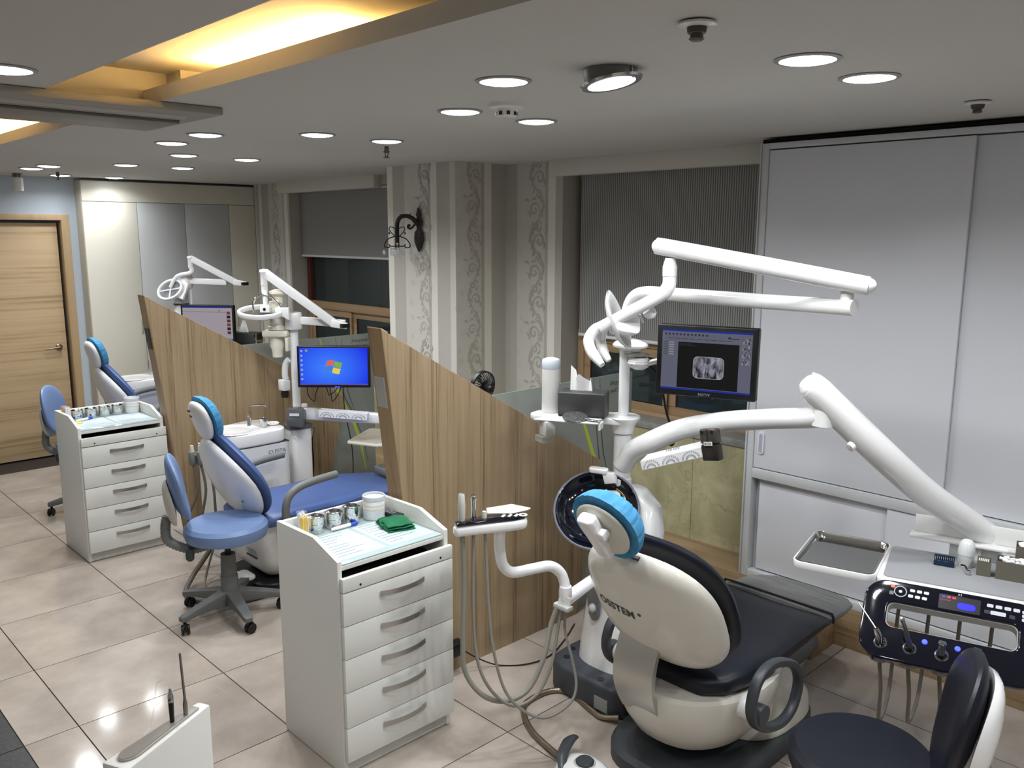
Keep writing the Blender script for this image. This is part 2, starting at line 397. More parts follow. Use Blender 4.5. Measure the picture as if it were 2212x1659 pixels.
sc = swirls(-4.72, -4.66, front_s(3.56), .9, 2.3, 6).build('wallpaper_swirl', swl_m, wallwin, smooth=False); sc['kind'] = 'stuff'
sc = swirls(3.575, 3.62, side_s(-4.22), .9, 2.3, 8).build('wallpaper_swirl', swl_m, wallwin, smooth=False); sc['kind'] = 'stuff'
# other walls (behind and beside the camera)
struct(MB().box((-7.99,-2.32,0),(2.2,-2.2,ZC)).build('wall_front', wallw, smooth=False))
struct(MB().box((2.2,-2.2,0),(2.32,4.3,ZC)).build('wall_right', wallw, smooth=False))
# windows ---------------------------------------------------------------
win_w = wood('window_wood', (168,142,108), (140,114,82), 0, 8)
win_wv = wood('window_wood_upright', (168,142,108), (140,114,82), 2, 8)
pane_m = glass_mat('window_pane', (120,140,138), .55, .03, .12)
red_m = M('red_brown_lining', (96,40,34), .5)
def window(n, x0, x1, muls, z1=2.31):
    y0, y1 = 4.14, 4.2
    o = MB()
    o.box((x0,y0,1.24),(x1,y1,1.31)); o.box((x0,y0,.79),(x1,y1,.85)); o.box((x0,y0,z1-.05),(x1,y1,z1))
    f = struct(o.build('window_%d' % n, win_w, bevel=.003))
    MB().box((x0,y0,.85),(x0+.05,y1,1.24)).build('frame_upright', win_wv, f, bevel=.003)
    MB().box((x0,y0+.005,1.31),(x0+.05,y1,z1-.05)).build('frame_upright', red_m, f, bevel=.003)
    MB().box((x1-.05,y0,.85),(x1,y1,z1-.05)).build('frame_upright', win_wv, f, bevel=.003)
    MB().box((x0+.05,y1-.025,1.31),(x1-.05,y1-.019,z1-.05)).build('pane', pane_m, f, smooth=False)
    xs = [x0+.05]+muls+[x1-.05]
    for k in range(len(xs)-1):
        a, b = xs[k], xs[k+1]; yy = y0+.012+.02*(k % 2)
        s_ = MB(); t = .05
        s_.box((a,yy,1.185),(b,yy+.02,1.236)); s_.box((a,yy,.85),(b,yy+.02,.9))
        s_.box((a,yy,.9),(a+t,yy+.02,1.185)); s_.box((b-t*.6,yy,.9),(b,yy+.02,1.185))
        s = s_.build('sash', win_w, f, bevel=.002)
        MB().box((a+t,yy+.008,.9),(b-t*.6,yy+.013,1.185)).build('pane', pane_m, s, smooth=False)
        q = MB().box((a+t,yy+.001,.9),(a+t+.006,yy+.006,1.185)); q.build('red_seal', red_m, s, smooth=False)
    return f
window(1, -7.05, -4.6, [-6.35])
window(2, -3.68, -2.0, [-2.97])
# plain dark backdrop added behind the panes, standing in for the night
struct(MB().box((-8.5,5.2,-.5),(3,5.3,4)).build('wall_night_backdrop', M('night_backdrop', (38,44,44), .9), smooth=False))
sill = M('stone_sill', (150,150,146), .35, var=(128,128,126), vscale=30)
for k, (a, b) in enumerate((WL, WR)):
    o = struct(MB().box((a,3.975,.79),(b,4.14,.83)).build('trim_%d' % (k+1), sill, bevel=.003))
# marble panels under the windows
marb = bpy.data.materials.new('green_marble'); marb.use_nodes = True
def marble_nodes():
    N = marb.node_tree.nodes; L = marb.node_tree.links; b = N['Principled BSDF']; b.inputs['Roughness'].default_value = .25
    tc = N.new('ShaderNodeTexCoord'); n1 = N.new('ShaderNodeTexNoise'); n1.inputs['Scale'].default_value = 5; n1.inputs['Detail'].default_value = 10; n1.inputs['Roughness'].default_value = .7; n1.inputs['Distortion'].default_value = .6
    L.new(tc.outputs['Object'], n1.inputs['Vector'])
    cr = N.new('ShaderNodeValToRGB'); e = cr.color_ramp.elements
    e[0].position = .3; e[0].color = (*lin((150,148,116)), 1); e[1].position = .7; e[1].color = (*lin((190,184,150)), 1)
    k = e.new(.5); k.color = (*lin((170,165,130)), 1)
    L.new(n1.outputs['Fac'], cr.inputs[0])
    vo = N.new('ShaderNodeTexVoronoi'); vo.feature = 'DISTANCE_TO_EDGE'; vo.inputs['Scale'].default_value = 4.5
    mxv = N.new('ShaderNodeMixRGB'); mxv.inputs[0].default_value = .35; L.new(tc.outputs['Object'], mxv.inputs[1]); L.new(n1.outputs['Color'], mxv.inputs[2]); L.new(mxv.outputs[0], vo.inputs['Vector'])
    c2 = N.new('ShaderNodeValToRGB'); c2.color_ramp.elements[0].position = 0; c2.color_ramp.elements[0].color = (.35,.33,.22,1); c2.color_ramp.elements[1].position = .018; c2.color_ramp.elements[1].color = (1,1,1,1)
    L.new(vo.outputs['Distance'], c2.inputs[0])
    mu = N.new('ShaderNodeMixRGB'); mu.blend_type = 'MULTIPLY'; mu.inputs[0].default_value = .55; L.new(cr.outputs[0], mu.inputs[1]); L.new(c2.outputs[0], mu.inputs[2])
    L.new(mu.outputs[0], b.inputs['Base Color'])
marble_nodes()
xs = [-2.655+.62*k for k in range(-8, 3)]
for k in range(len(xs)-1):
    a, b = xs[k]+.0015, xs[k+1]-.0015
    if a < -7.73 or (a < -4.22 and b > -4.95): continue
    if b > 0: continue
    MB().box((a,3.985,.1),(b,YW,.789)).build('marble_panel', marb, wallwin, smooth=False)
# wooden ledge and duct boxes along the foot of the window wall
led_m = wood('ledge_wood', (164,140,108), (134,110,80), 0, 8)
led_v = wood('ledge_wood_end', (164,140,108), (134,110,80), 1, 8)
struct(MB().box((-7.73,3.73,0),(-4.95,3.985,.195)).box((-4.22,3.73,0),(2.0,3.985,.195)).build('trim_3', led_m, bevel=.002))
for a, b, lb in ((-2.69,-1.653,'low wooden duct box on the floor behind the dark dental chair'),(-5.08,-4.05,'low wooden duct box on the floor behind the middle blue chair')):
    o = MB().box((a,3.5 if b > -3 else 3.42,0),(b,3.729 if b > -3 else 3.558,.17)).build('duct_box', led_m, bevel=.002); tag(o, lb, 'box', 'wooden duct boxes')
# blind boxes and roller blinds
val_m = M('valance_paint', (212,209,200), .7)
for k, (a, b) in enumerate(((-7.16,-5.64),(-3.75,-2.19))):
    struct(MB().box((a,3.93,2.275),(b,YW,ZC)).build('trim_%d' % (k+4), val_m, bevel=.002))
def blind(x0, x1, zb, m, label, stripes):
    r = root('roller_blind', label, 'blind', ((x0+x1)/2, 4.11, zb), 'roller blinds')
    MB().box((x0,4.108,zb+.01),(x1,4.11,2.31)).build('fabric', m, r, smooth=False)
    MB().cyl((x0,4.109,zb+.008),(x1,4.109,zb+.008),.011).build('bottom_rail', white_p, r)
    MB().cyl((x0,4.125,2.29),(x1,4.125,2.29),.018).build('roller', white_p, r)
def stripe_mat():
    m = bpy.data.materials.new('striped_blind'); m.use_nodes = True; N = m.node_tree.nodes; L = m.node_tree.links; b = N['Principled BSDF']; b.inputs['Roughness'].default_value = .7
    tc = N.new('ShaderNodeTexCoord'); wv = N.new('ShaderNodeTexWave'); wv.inputs['Scale'].default_value = 1/ (.0145*2*math.pi) * 2*math.pi/ (20/ (2*math.pi)) if 0 else 21.5
    wv.bands_direction = 'X'; L.new(tc.outputs['Object'], wv.inputs['Vector'])
    cr = N.new('ShaderNodeValToRGB'); cr.color_ramp.elements[0].position = .3; cr.color_ramp.elements[0].color = (*lin((104,105,103)), 1); cr.color_ramp.elements[1].position = .6; cr.color_ramp.elements[1].color = (*lin((166,166,162)), 1)
    L.new(wv.outputs['Fac'], cr.inputs[0]); L.new(cr.outputs[0], b.inputs['Base Color']); return m
blind(-7.06,-5.6,1.71,M('grey_blind',(150,149,147),.8,bump=.1,bscale=500),'plain grey roller blind, half down, over the left window',0)
blind(-3.64,-2.1,1.275,stripe_mat(),'grey pinstriped roller blind, pulled low, over the right window',1)
# ================================================================ CEILING FIXTURES
lens_m = M('downlight_lens', (255,255,255), emit=14., ecol=(250,252,255))
trim_m = M('downlight_trim', (165,165,162), .45, .3)
DL = [(-1.14,2.16),(-1.14,2.53),(-2.51,2.145),(-2.505,2.545),(-3.555,2.17),(-3.555,2.56),(-5.05,2.18),(-5.06,2.58),(-6.05,2.21),(-6.035,2.59),(-7.51,2.23),(-7.506,2.64),
      (-1.93,1.82),(-3.93,1.805),(-4.41,1.845),(-6.53,1.87),(-6.86,1.85),(-2.77,.70),(.25,2.16),(.25,2.53),(.3,1.83),(-.6,.70),(-5.2,.70),(.9,.70),(-1.2,-.9),(-3.9,-.9)]  # entries without their own label are unseen, added for their light
where = ['over the dark dental chair','over the tall white cabinet front','over the tissue box','beside the smoke detector','above the middle unit','next to the bare sprinkler']
LB = {0:'right round downlight above the dark dental chair, nearer the camera',1:'right round downlight above the dark chair, nearer the white sliding cabinet',
 2:'round downlight on the camera side of the smoke detector',3:'round downlight between smoke detector and right window valance',4:'round downlight above the middle bay, left of the bare sprinkler',
 5:'round downlight directly behind the bare sprinkler head',6:'round downlight above the first wooden partition, nearer the camera',7:'round downlight between far partition and grey left blind',
 8:'round downlight in front of the cream wardrobe, second row from it',9:'round downlight in front of the cream wardrobe, window side',10:'round downlight over the pale blue wall beside the door',
 11:'round downlight closest to the cream wardrobe top',12:'round downlight left of the loose hanging downlight',13:'round downlight right of the air conditioner corner, closer one',14:'round downlight right of the air conditioner corner, farther one',
 15:'right one of the pair of downlights before the door',16:'left one of the pair of downlights before the door',17:'round downlight in the left ceiling beside the lit cove'}
def downlight(i, x, y, tilt=None):
    lb = LB.get(i, 'unseen round downlight added outside the view to light the room')
    r = root('downlight', lb, 'ceiling light', (x,y,ZC), 'recessed ceiling downlights')
    MB().lathe([(.0705,-.0005),(.084,-.0005),(.0855,-.003),(.08,-.006),(.072,-.006),(.0705,-.003)], (x,y,ZC), 36).build('trim_ring', trim_m, r)
    MB().lathe([(0,-.012),(.04,-.011),(.06,-.008),(.0702,-.004),(.0702,-.0004),(0,-.0004)], (x,y,ZC), 32).build('lens', lens_m, r)
    return r
def lamp(r, x, y, z, w_=None, d=(0,0,-1), spread=150):
    ld = bpy.data.lights.new('downlight_glow', 'AREA'); ld.shape = 'DISK'; ld.size = .125; ld.energy = w_ or DOWN_W; ld.color = (.95,.98,1.0); ld.spread = math.radians(spread)
    lo = bpy.data.objects.new('bulb', ld); COL.objects.link(lo); lo.parent = r; lo.location = Vector((x,y,z)) - r.location
    lo.rotation_euler = Vector((0,0,-1)).rotation_difference(Vector(d)).to_euler()
for i, (x, y) in enumerate(DL):
    lamp(downlight(i, x, y), x, y, ZC-.018, DOWN_W*(.4 if i in (10,11) else 1))
# one downlight has slipped out of its hole and hangs tilted
hx, hy = -1.585, 1.905
r = root('downlight', 'loose downlight hanging tilted out of its ceiling hole', 'ceiling light', (hx,hy,ZC))
ax = Vector((-.18,-.06,1)).normalized()
cc = Vector((hx,hy,ZC-.034))
MB().lathe([(.066,-.006),(.084,-.006),(.088,0),(.07,.006)], cc, 36, ax).build('trim_ring', chrome, r)
MB().lathe([(.07,.004),(.074,.02),(.074,.04),(.062,.045),(0,.045)], cc, 32, ax).build('housing', M('lamp_housing',(120,120,116),.4,.7), r)
MB().lathe([(0,-.01),(.05,-.01),(.067,-.006),(.067,.002),(0,.002)], cc, 32, ax).build('lens', lens_m, r)
for k in (-1,1):
    MB().tube([cc+Vector((k*.075,0,.0)),Vector((hx+k*.07,hy+.0,ZC-.001))], .003, 6).build('spring_clip', chrome, r)
lamp(r, cc.x, cc.y, cc.z-.016, d=-ax)
# air conditioner
ac_m = M('ac_panel', (150,146,136), .5)
r = root('air_conditioner', 'flat ceiling cassette air conditioner with long dark air slots', 'air conditioner', (-3.385,.84,ZC))
MB().box((-3.72,.2,2.345),(-3.05,1.475,ZC-.0005)).build('panel', ac_m, r, bevel=.006)
MB().box((-3.66,.26,2.336),(-3.33,1.43,2.345)).build('intake_grille', M('ac_grille',(128,124,114),.5), r, bevel=.002)
MB().box((-3.27,.26,2.3435),(-3.23,1.40,2.346)).build('air_slot', black_p, r, smooth=False)
MB().box((-3.315,.26,2.3435),(-3.305,1.42,2.346)).build('air_slot', black_p, r, smooth=False)
MB().prism([(-3.24,2.345),(-3.20,2.336),(-3.16,2.3445)], 1, .28, 1.39).build('louvre', M('ac_louvre',(170,166,156),.5), r)
# sprinklers, smoke detector
spm = M('sprinkler_brass', (92,88,82), .4, .7)
def sprinkler(x, y, label, rose=True):
    r = root('sprinkler', label, 'sprinkler', (x,y,ZC), 'ceiling sprinkler heads')
    if rose: MB().lathe([(0,-.001),(.03,-.001),(.04,-.004),(.042,-.009),(.03,-.013),(.016,-.012),(0,-.012)], (x,y,ZC), 28).build('rosette', white_p, r)
    if rose:
        MB().lathe([(0,0),(.022,0),(.02,-.012),(.014,-.016),(.014,-.022),(.017,-.024),(.012,-.028),(0,-.028)], (x,y,ZC-.012)).build('nozzle', spm, r); return r
    MB().lathe([(0,0),(.011,0),(.011,-.022),(.016,-.024),(.016,-.03),(.008,-.032),(0,-.032)], (x,y,ZC-.002)).build('nozzle', spm, r)
    for k in (-1,1): MB().tube([(x+k*.012,y,ZC-.03),(x+k*.013,y,ZC-.045),(x+k*.004,y,ZC-.056)], .003, 6).build('yoke', spm, r)
    MB().lathe([(0,-.056),(.016,-.056),(.018,-.059),(0,-.059)], (x,y,ZC), 20).build('deflector', spm, r)
sprinkler(-1.114,1.62,'ceiling sprinkler with a white rosette at the top of the picture')
sprinkler(-1.074,3.234,'ceiling sprinkler in front of the tall white sliding cabinet')
sprinkler(-3.78,2.72,'bare sprinkler head hanging below a downlight in the middle bay', False)
sprinkler(-7.135,2.1,'small sprinkler head between the far downlights near the door', False)
r = root('smoke_detector', 'white round smoke detector on the ceiling between downlights', 'smoke detector', (-2.264,2.15,ZC))
MB().lathe([(0,0),(.062,0),(.062,-.012),(.05,-.018),(0,-.018)], (-2.264,2.15,ZC), 32).build('base', white_p, r)
MB().lathe([(.04,-.018),(.036,-.024),(.036,-.04),(.03,-.048),(0,-.048)], (-2.264,2.15,ZC), 32).build('sensor_head', white_p, r)
for k in range(8):
    a = k*math.pi/4+.2; cx, cy = -2.264+.034*math.cos(a), 2.15+.034*math.sin(a)
    MB().add([], []).box((-.006,-.004,-.006),(.006,.004,.006)).xf(Matrix.Translation((cx,cy,ZC-.033)) @ Matrix.Rotation(a+math.pi/2,4,'Z')).build('vent_slot', black_p, r, smooth=False)
# ================================================================ TALL WHITE SLIDING CABINET
YC = 3.73; XC0, XC1 = -2.18, 1.2
alu = M('white_aluminium', (208,210,212), .35); cabw = M('cabinet_white', (222,224,230), .4)
r = root('sliding_cabinet', 'tall white cabinet with sliding doors standing on the wooden ledge', 'cabinet', (-.5,3.86,.195))
MB().box((XC0,YC+.06,.197),(XC1,3.984,2.345)).build('carcass', cabw, r, smooth=False)
MB().box((XC0-.003,YC,.196),(XC0+.045,YC+.06,2.345)).build('side_profile', alu, r, bevel=.004)
MB().box((XC0+.008,YC-.003,.2),(XC0+.012,YC+.002,2.34)).build('profile_groove', M('profile_groove',(150,152,155),.5), r, smooth=False)
MB().box((XC0+.045,YC,2.318),(XC1,YC+.06,2.345)).build('top_track', alu, r, bevel=.003)
MB().box((XC0+.045,YC,.72),(XC1,YC+.06,.77)).build('middle_track', alu, r, bevel=.003)
MB().box((XC0+.045,YC,.196),(XC1,YC+.06,.235)).build('bottom_track', alu, r, bevel=.003)
MB().box((XC0,YC+.02,2.346),(XC1,3.984,2.365)).build('shadow_gap', M('gap_black',(14,14,14),.9), r, smooth=False)
DX = -1.235
d1 = MB().box((XC0+.047,YC+.006,.775),(DX,YC+.024,2.312)).build('sliding_door', cabw, r, bevel=.002)
d2 = MB().box((DX-.06,YC+.03,.775),(XC1,YC+.048,2.312)).build('sliding_door', cabw, r, bevel=.002)
d3 = MB().box((XC0+.075,YC+.03,.242),(-1.42,YC+.048,.716)).build('sliding_door', cabw, r, bevel=.002)
d4 = MB().box((-1.46,YC+.008,.242),(XC1,YC+.026,.716)).build('sliding_door', cabw, r, bevel=.002)
MB().prism(rrect(.034,.115,.016,6,XC0+.085,.905), 1, YC-.002, YC+.006).build('finger_pull', M('pull_rim',(226,226,236),.3), d1, bevel=.001)
MB().prism(rrect(.018,.095,.008,6,XC0+.085,.905), 1, YC-.0035, YC+.002).build('pull_recess', M('pull_recess',(176,176,190),.4), d1)
# ================================================================ SHAPES SHARED BY FURNITURE
def sgnp(v, e): return math.copysign(abs(v)**e, v)
def pillow(hw, hh, tf, tb, exp=2.3, p=3.0, n=40, rings=9, curve=None, taper=None):
    """closed cushion: outline a superellipse hw x hh in local X/Z, front bulge tf toward -Y, back bulge tb toward +Y"""
    mb = MB(); rows = []
    rs = [math.sin(math.pi/2*(i/rings)) for i in range(1, rings+1)]
    def pt(r, a, side):
        s = hw*r*sgnp(math.cos(a), 2/exp); t = hh*r*sgnp(math.sin(a), 2/exp)
        if taper: s *= taper(t/hh)
        q = (1-min(1,r)**p)**(1/2.2)
        y = -tf*q if side < 0 else tb*q
        if curve: y += curve(s, t)
        return (s, y, t)
    ringsl = []
    for r in rs: ringsl.append([pt(r, 2*math.pi*k/n, -1) for k in range(n)])
    for r in reversed(rs[:-1]): ringsl.append([pt(r, 2*math.pi*k/n, 1) for k in range(n)])
    mb.loft(ringsl, cap=False)
    b = len(mb.v); mb.v.append(Vector(pt(0,0,-1))); mb.v.append(Vector(pt(0,0,1)))
    for k in range(n): mb.f.append((b, (k+1) % n, k))
    e = (len(ringsl)-1)*n
    for k in range(n): mb.f.append((b+1, e+k, e+(k+1) % n))
    return mb
def frame(loc, yaw=0, tilt=0, roll=0):
    return Matrix.Translation(loc) @ Matrix.Rotation(yaw, 4, 'Z') @ Matrix.Rotation(tilt, 4, 'X') @ Matrix.Rotation(roll, 4, 'Y')
# ================================================================ PARTITIONS
veneer = wood('partition_veneer', (163,142,112), (122,101,76), 2, 18)
edge_v = wood('partition_edge_veneer', (160,134,102), (134,110,82), 2, 10)
frost = glass_mat('frosted_glass', (162,168,162), .35, .12, .8)
lime = M('lime_film', (190,205,60), .5); dkfilm = M('dark_film', (74,84,84), .5); ltr = M('film_lettering', (86,92,90), .5)
def partition(dx, label, plate_m, plate_lb):
    x0, x1 = -2.81+dx, -2.715+dx
    r = root('partition', label, 'partition', (x0+.047,2.6,0), 'slanted wooden partitions between the bays')
    prof = [(1.912,1.556),(3.257,.778),(3.075,0),(2.095,0)]
    MB().prism(prof, 0, x0+.002, x1).build('panel', veneer, r, bevel=.0015, smooth=False)
    # front edge band and top band
    MB().add([(x0,1.9115,1.557),(x1,1.9115,1.557),(x1,2.0945,0),(x0,2.0945,0),(x0,1.9095,1.557),(x1,1.9095,1.557),(x1,2.0925,0),(x0,2.0925,0)],
        [(0,1,2,3),(7,6,5,4),(0,4,5,1),(1,5,6,2),(2,6,7,3),(3,7,4,0)]).build('edge_band', edge_v, r, smooth=False)
    MB().add([(x0,1.9095,1.5575),(x1,1.9095,1.5575),(x1,1.94,1.541),(x0,1.94,1.541),(x0,1.9095,1.5615),(x1,1.9095,1.5615),(x1,1.94,1.5435),(x0,1.94,1.5435)],
        [(0,1,2,3),(7,6,5,4),(0,4,5,1),(1,5,6,2),(2,6,7,3),(3,7,4,0)]).build('top_cap', M('pale_edge',(226,200,168),.5), r, smooth=False)
    g = MB().prism([(2.49,1.205),(3.537,1.205),(3.537,0.0),(3.0,0.0)], 0, x1-.05, x1-.042).build('glass', frost, r, smooth=False)
    MB().prism([(2.47,1.205),(3.537,1.205),(3.539,1.208),(2.47,1.208)], 0, x1-.05, x1-.042).build('glass_edge', M('glass_edge_green',(124,146,136),.3), g, smooth=False)
    MB().prism([(3.537,1.208),(3.5395,1.208),(3.5395,0),(3.537,0)], 0, x1-.05, x1-.042).build('glass_edge', M('glass_edge_green',(124,146,136),.3), g, smooth=False)
    to3 = lambda s, z: (x1-.0415, s, z)
    a = MB(); ribbon(a, [(3.10,1.2),(3.165,.97),(3.225,.83),(3.29,.69),(3.36,.56),(3.41,.405),(3.45,.21)], .013, to3)
    a.build('lime_swoosh', lime, g, smooth=False)
    for pts in ([(3.225,1.2),(3.255,.95),(3.285,.764),(3.344,.657),(3.433,.442),(3.47,.26)], [(3.275,1.2),(3.29,.95),(3.315,.8),(3.37,.64)]):
        a = MB(); ribbon(a, pts, .004, to3); a.build('dark_swoosh', dkfilm, g, smooth=False)
    text_mb('Newyork', .042, ltr, g, 'lettering', (x1-.052,3.435,1.165), ((0,-1,0),(0,0,1)))
    text_mb('Dental Clinic', .03, ltr, g, 'lettering', (x1-.052,3.435,1.125), ((0,-1,0),(0,0,1)))
    text_mb('Newyork', .042, ltr, g, 'lettering', (x1-.0405,3.435,1.165), ((0,-1,0),(0,0,1)), extrude=.0002)
    text_mb('Dental Clinic', .03, ltr, g, 'lettering', (x1-.0405,3.435,1.125), ((0,-1,0),(0,0,1)), extrude=.0002)
    y1, y2 = 1.9325, 1.9475
    MB().add([(x0+.012,y1,1.36),(x1-.02,y1,1.36),(x1-.02,y2,1.235),(x0+.012,y2,1.235),(x0+.012,y1-.004,1.36),(x1-.02,y1-.004,1.36),(x1-.02,y2-.004,1.235),(x0+.012,y2-.004,1.235)],
        [(0,1,2,3),(7,6,5,4),(0,4,5,1),(1,5,6,2),(2,6,7,3),(3,7,4,0)]).build('number_plate', plate_m, r, smooth=False, label=plate_lb)
    return r
partition(0, 'slanted wooden partition with frosted glass between the dark chair and middle blue chair', M('grey_plate',(168,166,160),.4), 'grey plate on the front edge')
partition(-2.385, 'slanted wooden partition with frosted glass behind the middle blue chair', M('dark_plate',(34,30,26),.3), 'dark glossy plate on the front edge')
# ================================================================ DRAWER CARTS
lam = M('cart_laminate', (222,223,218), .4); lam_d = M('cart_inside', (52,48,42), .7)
glasstop = M('cart_glass_top', (176,192,194), .06, spec=.6)
paper = M('sheet_paper', (188,202,208), .5); ink = M('sheet_ink', (128,142,152), .6)
hand_m = M('drawer_pull', (176,174,170), .3, .85)
def cart(dx, dy, label):
    # built for the near cart: x -2.814..-2.40, y 1.482..1.972
    r = root('drawer_cart', label, 'cart', (-2.61+dx,1.727+dy,0), 'white drawer carts')
    T = Matrix.Translation((dx,dy,0))
    def B(mb, *a, **k): return mb.xf(T).build(*a, **k)
    side = [(-2.814,.004),(-2.814,.858),(-2.556,.862),(-2.40,.812),(-2.40,.004)]
    for y in (1.482, 1.954):
        mb = MB(); mb.add([(p[0],y,p[1]) for p in side]+[(p[0],y+.018,p[1]) for p in side], [(0,1,2,3,4),(9,8,7,6,5)]+[(i,5+i,5+(i+1)%5,(i+1)%5) for i in range(5)])
        B(mb, 'side_panel', lam, r, bevel=.0015)
    B(MB().box((-2.814,1.5,.004),(-2.797,1.954,.856)), 'back_panel', lam, r, bevel=.0015)
    B(MB().box((-2.797,1.5,.775),(-2.405,1.954,.791)), 'top_shelf', lam, r, bevel=.001)
    gt = B(MB().box((-2.795,1.503,.7915),(-2.407,1.951,.797)), 'glass_top', glasstop, r, bevel=.0008)
    for k, (a, b) in enumerate(((1.515,1.72),(1.735,1.94))):
        sh = B(MB().box((-2.70,a,.7972),(-2.44,b,.7974)), 'printed_sheet', paper, gt, smooth=False)
        rg = random.Random(k); tx = MB()
        for q in range(9):
            x = -2.685+q*.025 + (.01 if q > 3 else 0); tx.box((x,a+.02,.79745),(x+.004,a+.02+rg.uniform(.05,.16),.7976))
        tl = B(tx, 'print_lines', ink, sh, smooth=False); tl['kind'] = 'stuff'
    B(MB().box((-2.78,1.5,.70),(-2.43,1.954,.706)), 'slot_floor', lam_d, r, smooth=False)
    B(MB().box((-2.795,1.501,.706),(-2.79,1.953,.774)), 'slot_back', lam_d, r, smooth=False)
    B(MB().box((-2.40,1.49,.702),(-2.382,1.98,.752)), 'front_strip', lam, r, bevel=.0015)
    for y in (1.562,1.921): B(MB().lathe([(0,0),(.0045,0),(.0045,.0008),(0,.0008)], (-2.382,y,.716), 12, (1,0,0)), 'screw_hole', black_p, r)
    zz = [.699,.576,.452,.327,.19,.056]
    for k in range(5):
        d = B(MB().box((-2.40,1.49,zz[k+1]+.0018),(-2.382,1.98,zz[k]-.0018)), 'drawer', lam, r, bevel=.0015)
        h = MB(); hz = zz[k]-.04
        pts = [(1.642+.196*t/14) for t in range(15)]
        rows = []
        for t, y in enumerate(pts):
            u = abs(t/14-.5)*2; off = .004+.02*(1-u**2.2); rows.append([(-2.382+off,y,hz-.0095-.0*u),(-2.382+off+.003,y,hz-.0095),(-2.382+off+.003,y,hz+.0095),(-2.382+off,y,hz+.0095)])
        h.loft(rows); B(h, 'handle', hand_m, d, ang=50)
        for y in (1.655,1.825): B(MB().cyl((-2.384,y,hz),(-2.372,y,hz),.005,n=8), 'handle_post', hand_m, d)
    B(MB().box((-2.79,1.5,.12),(-2.402,1.954,.695)), 'carcass', lam_d, r, smooth=False)
    B(MB().box((-2.79,1.5,.004),(-2.406,1.954,.054)), 'plinth', M('cart_plinth',(196,195,188),.5), r, smooth=False)
    for x, y in ((-2.77,1.53),(-2.77,1.93),(-2.45,1.53),(-2.45,1.93)):
        B(MB().cyl((x,y,0),(x,y,.004),.02,n=16), 'foot', black_p, r)
    return r
cart(0, 0, 'white drawer cart in the foreground with a green cloth on top')
cart(-2.755, .02, 'white drawer cart farther back beside the far partition')
# things on the carts ------------------------------------------------
clear_p = M('clear_plastic', (225,228,230), .1, alpha=.16, spec=.6)
cotton = M('cotton', (238,238,235), .9, bump=.6, bscale=120)
def steel_jar(x, y, z, label, grp, content, rr=.031, h=.058):
    r = root('steel_jar', label, 'jar', (x,y,z), grp)
    MB().lathe([(0,0),(rr,0),(rr+.001,.002),(rr+.001,h*.55),(rr+.003,h*.56),(rr+.003,h*.6),(rr+.001,h*.62),(rr+.001,h),(rr-.001,h),(rr-.001,h*.3),(0,h*.3)], (x,y,z), 36).build('body', chrome, r)
    rg = random.Random(int(abs(x*1000+y*777)))
    if content:
        for k in range(7):
            a = rg.uniform(0,6.28); q = rg.uniform(0,rr*.6)
            MB().lathe([(0,-.006),(.006,-.004),(.0075,0),(.006,.005),(0,.006)], (x+q*math.cos(a),y+q*math.sin(a),z+h-.001+rg.uniform(-.003,.006)), 8).build('cotton_ball', cotton, r)
    else:
        MB().lathe([(0,.002),(.008,.004),(.02,.006),(rr-.002,.002),(rr-.001,-.002),(0,-.002)], (x,y,z+h), 24).build('lid_insert', chrome, r)
        MB().tube([(x-.012,y,z+h+.003),(x-.006,y,z+h+.012),(x+.006,y,z+h+.012),(x+.012,y,z+h+.003)], .002, 6).build('lid_grip', chrome, r)
    return r
def tub(x, y, z, label, grp):
    r = root('plastic_tub', label, 'tub', (x,y,z), grp)
    MB().lathe([(0,0),(.041,0),(.043,.003),(.043,.082),(.041,.085),(0,.085)], (x,y,z), 40).build('body', M('tub_white',(228,230,232),.3), r)
    MB().lathe([(.0435,.078),(.0455,.08),(.0455,.094),(.043,.096),(.041,.094),(.041,.086),(0,.086)], (x,y,z), 40).build('lid', M('tub_lid',(206,210,212),.2), r)
    for hz in (.042,.058):
        MB().lathe([(.0432,hz-.0012),(.0442,hz),(.0432,hz+.0012)], (x,y,z), 32).build('rubber_band', M('rubber_band',(206,170,110),.6), r)
def tip_holder(x, y, z, label, grp, colr, tipname):
    r = root('tip_holder', label, 'container', (x,y,z), grp)
    MB().prism(rrect(.036,.036,.008,4,x,y), 2, z, z+.01).build('base', M('holder_blue',(40,90,170),.4), r)
    MB().prism(rrect(.034,.034,.008,4,x,y), 2, z+.0102, z+.088).build('tube', clear_p, r)
    m = M(tipname, colr, .5)
    for i in range(3):
        for j in range(3):
            MB().cyl((x-.009+.009*i,y-.009+.009*j,z+.011),(x-.009+.009*i,y-.009+.009*j,z+.078+.003*((i*2+j)%3)),.0038,n=8).build('tip', m, r)
ZT = .7975
g1 = 'jars on the foreground cart'; g2 = 'jars on the far cart'
steel_jar(-2.757,1.613,ZT,'polished steel jar at the left of three on the foreground cart',g1,False,.033,.062)
steel_jar(-2.757,1.695,ZT,'polished steel jar, middle of three on the foreground cart',g1,False,.033,.062)
steel_jar(-2.757,1.775,ZT,'polished steel jar beside the white tub on the foreground cart',g1,False,.033,.066)
tub(-2.742,1.872,ZT,'white round tub with rubber bands on the foreground cart','round tubs')
tip_holder(-2.772,1.565,ZT,'clear holder of white tips behind the yellow ones on the foreground cart','tip holders',(232,234,236),'white_tip')
tip_holder(-2.725,1.548,ZT,'clear holder of yellow tips on the foreground cart','tip holders',(240,200,30),'yellow_tip')
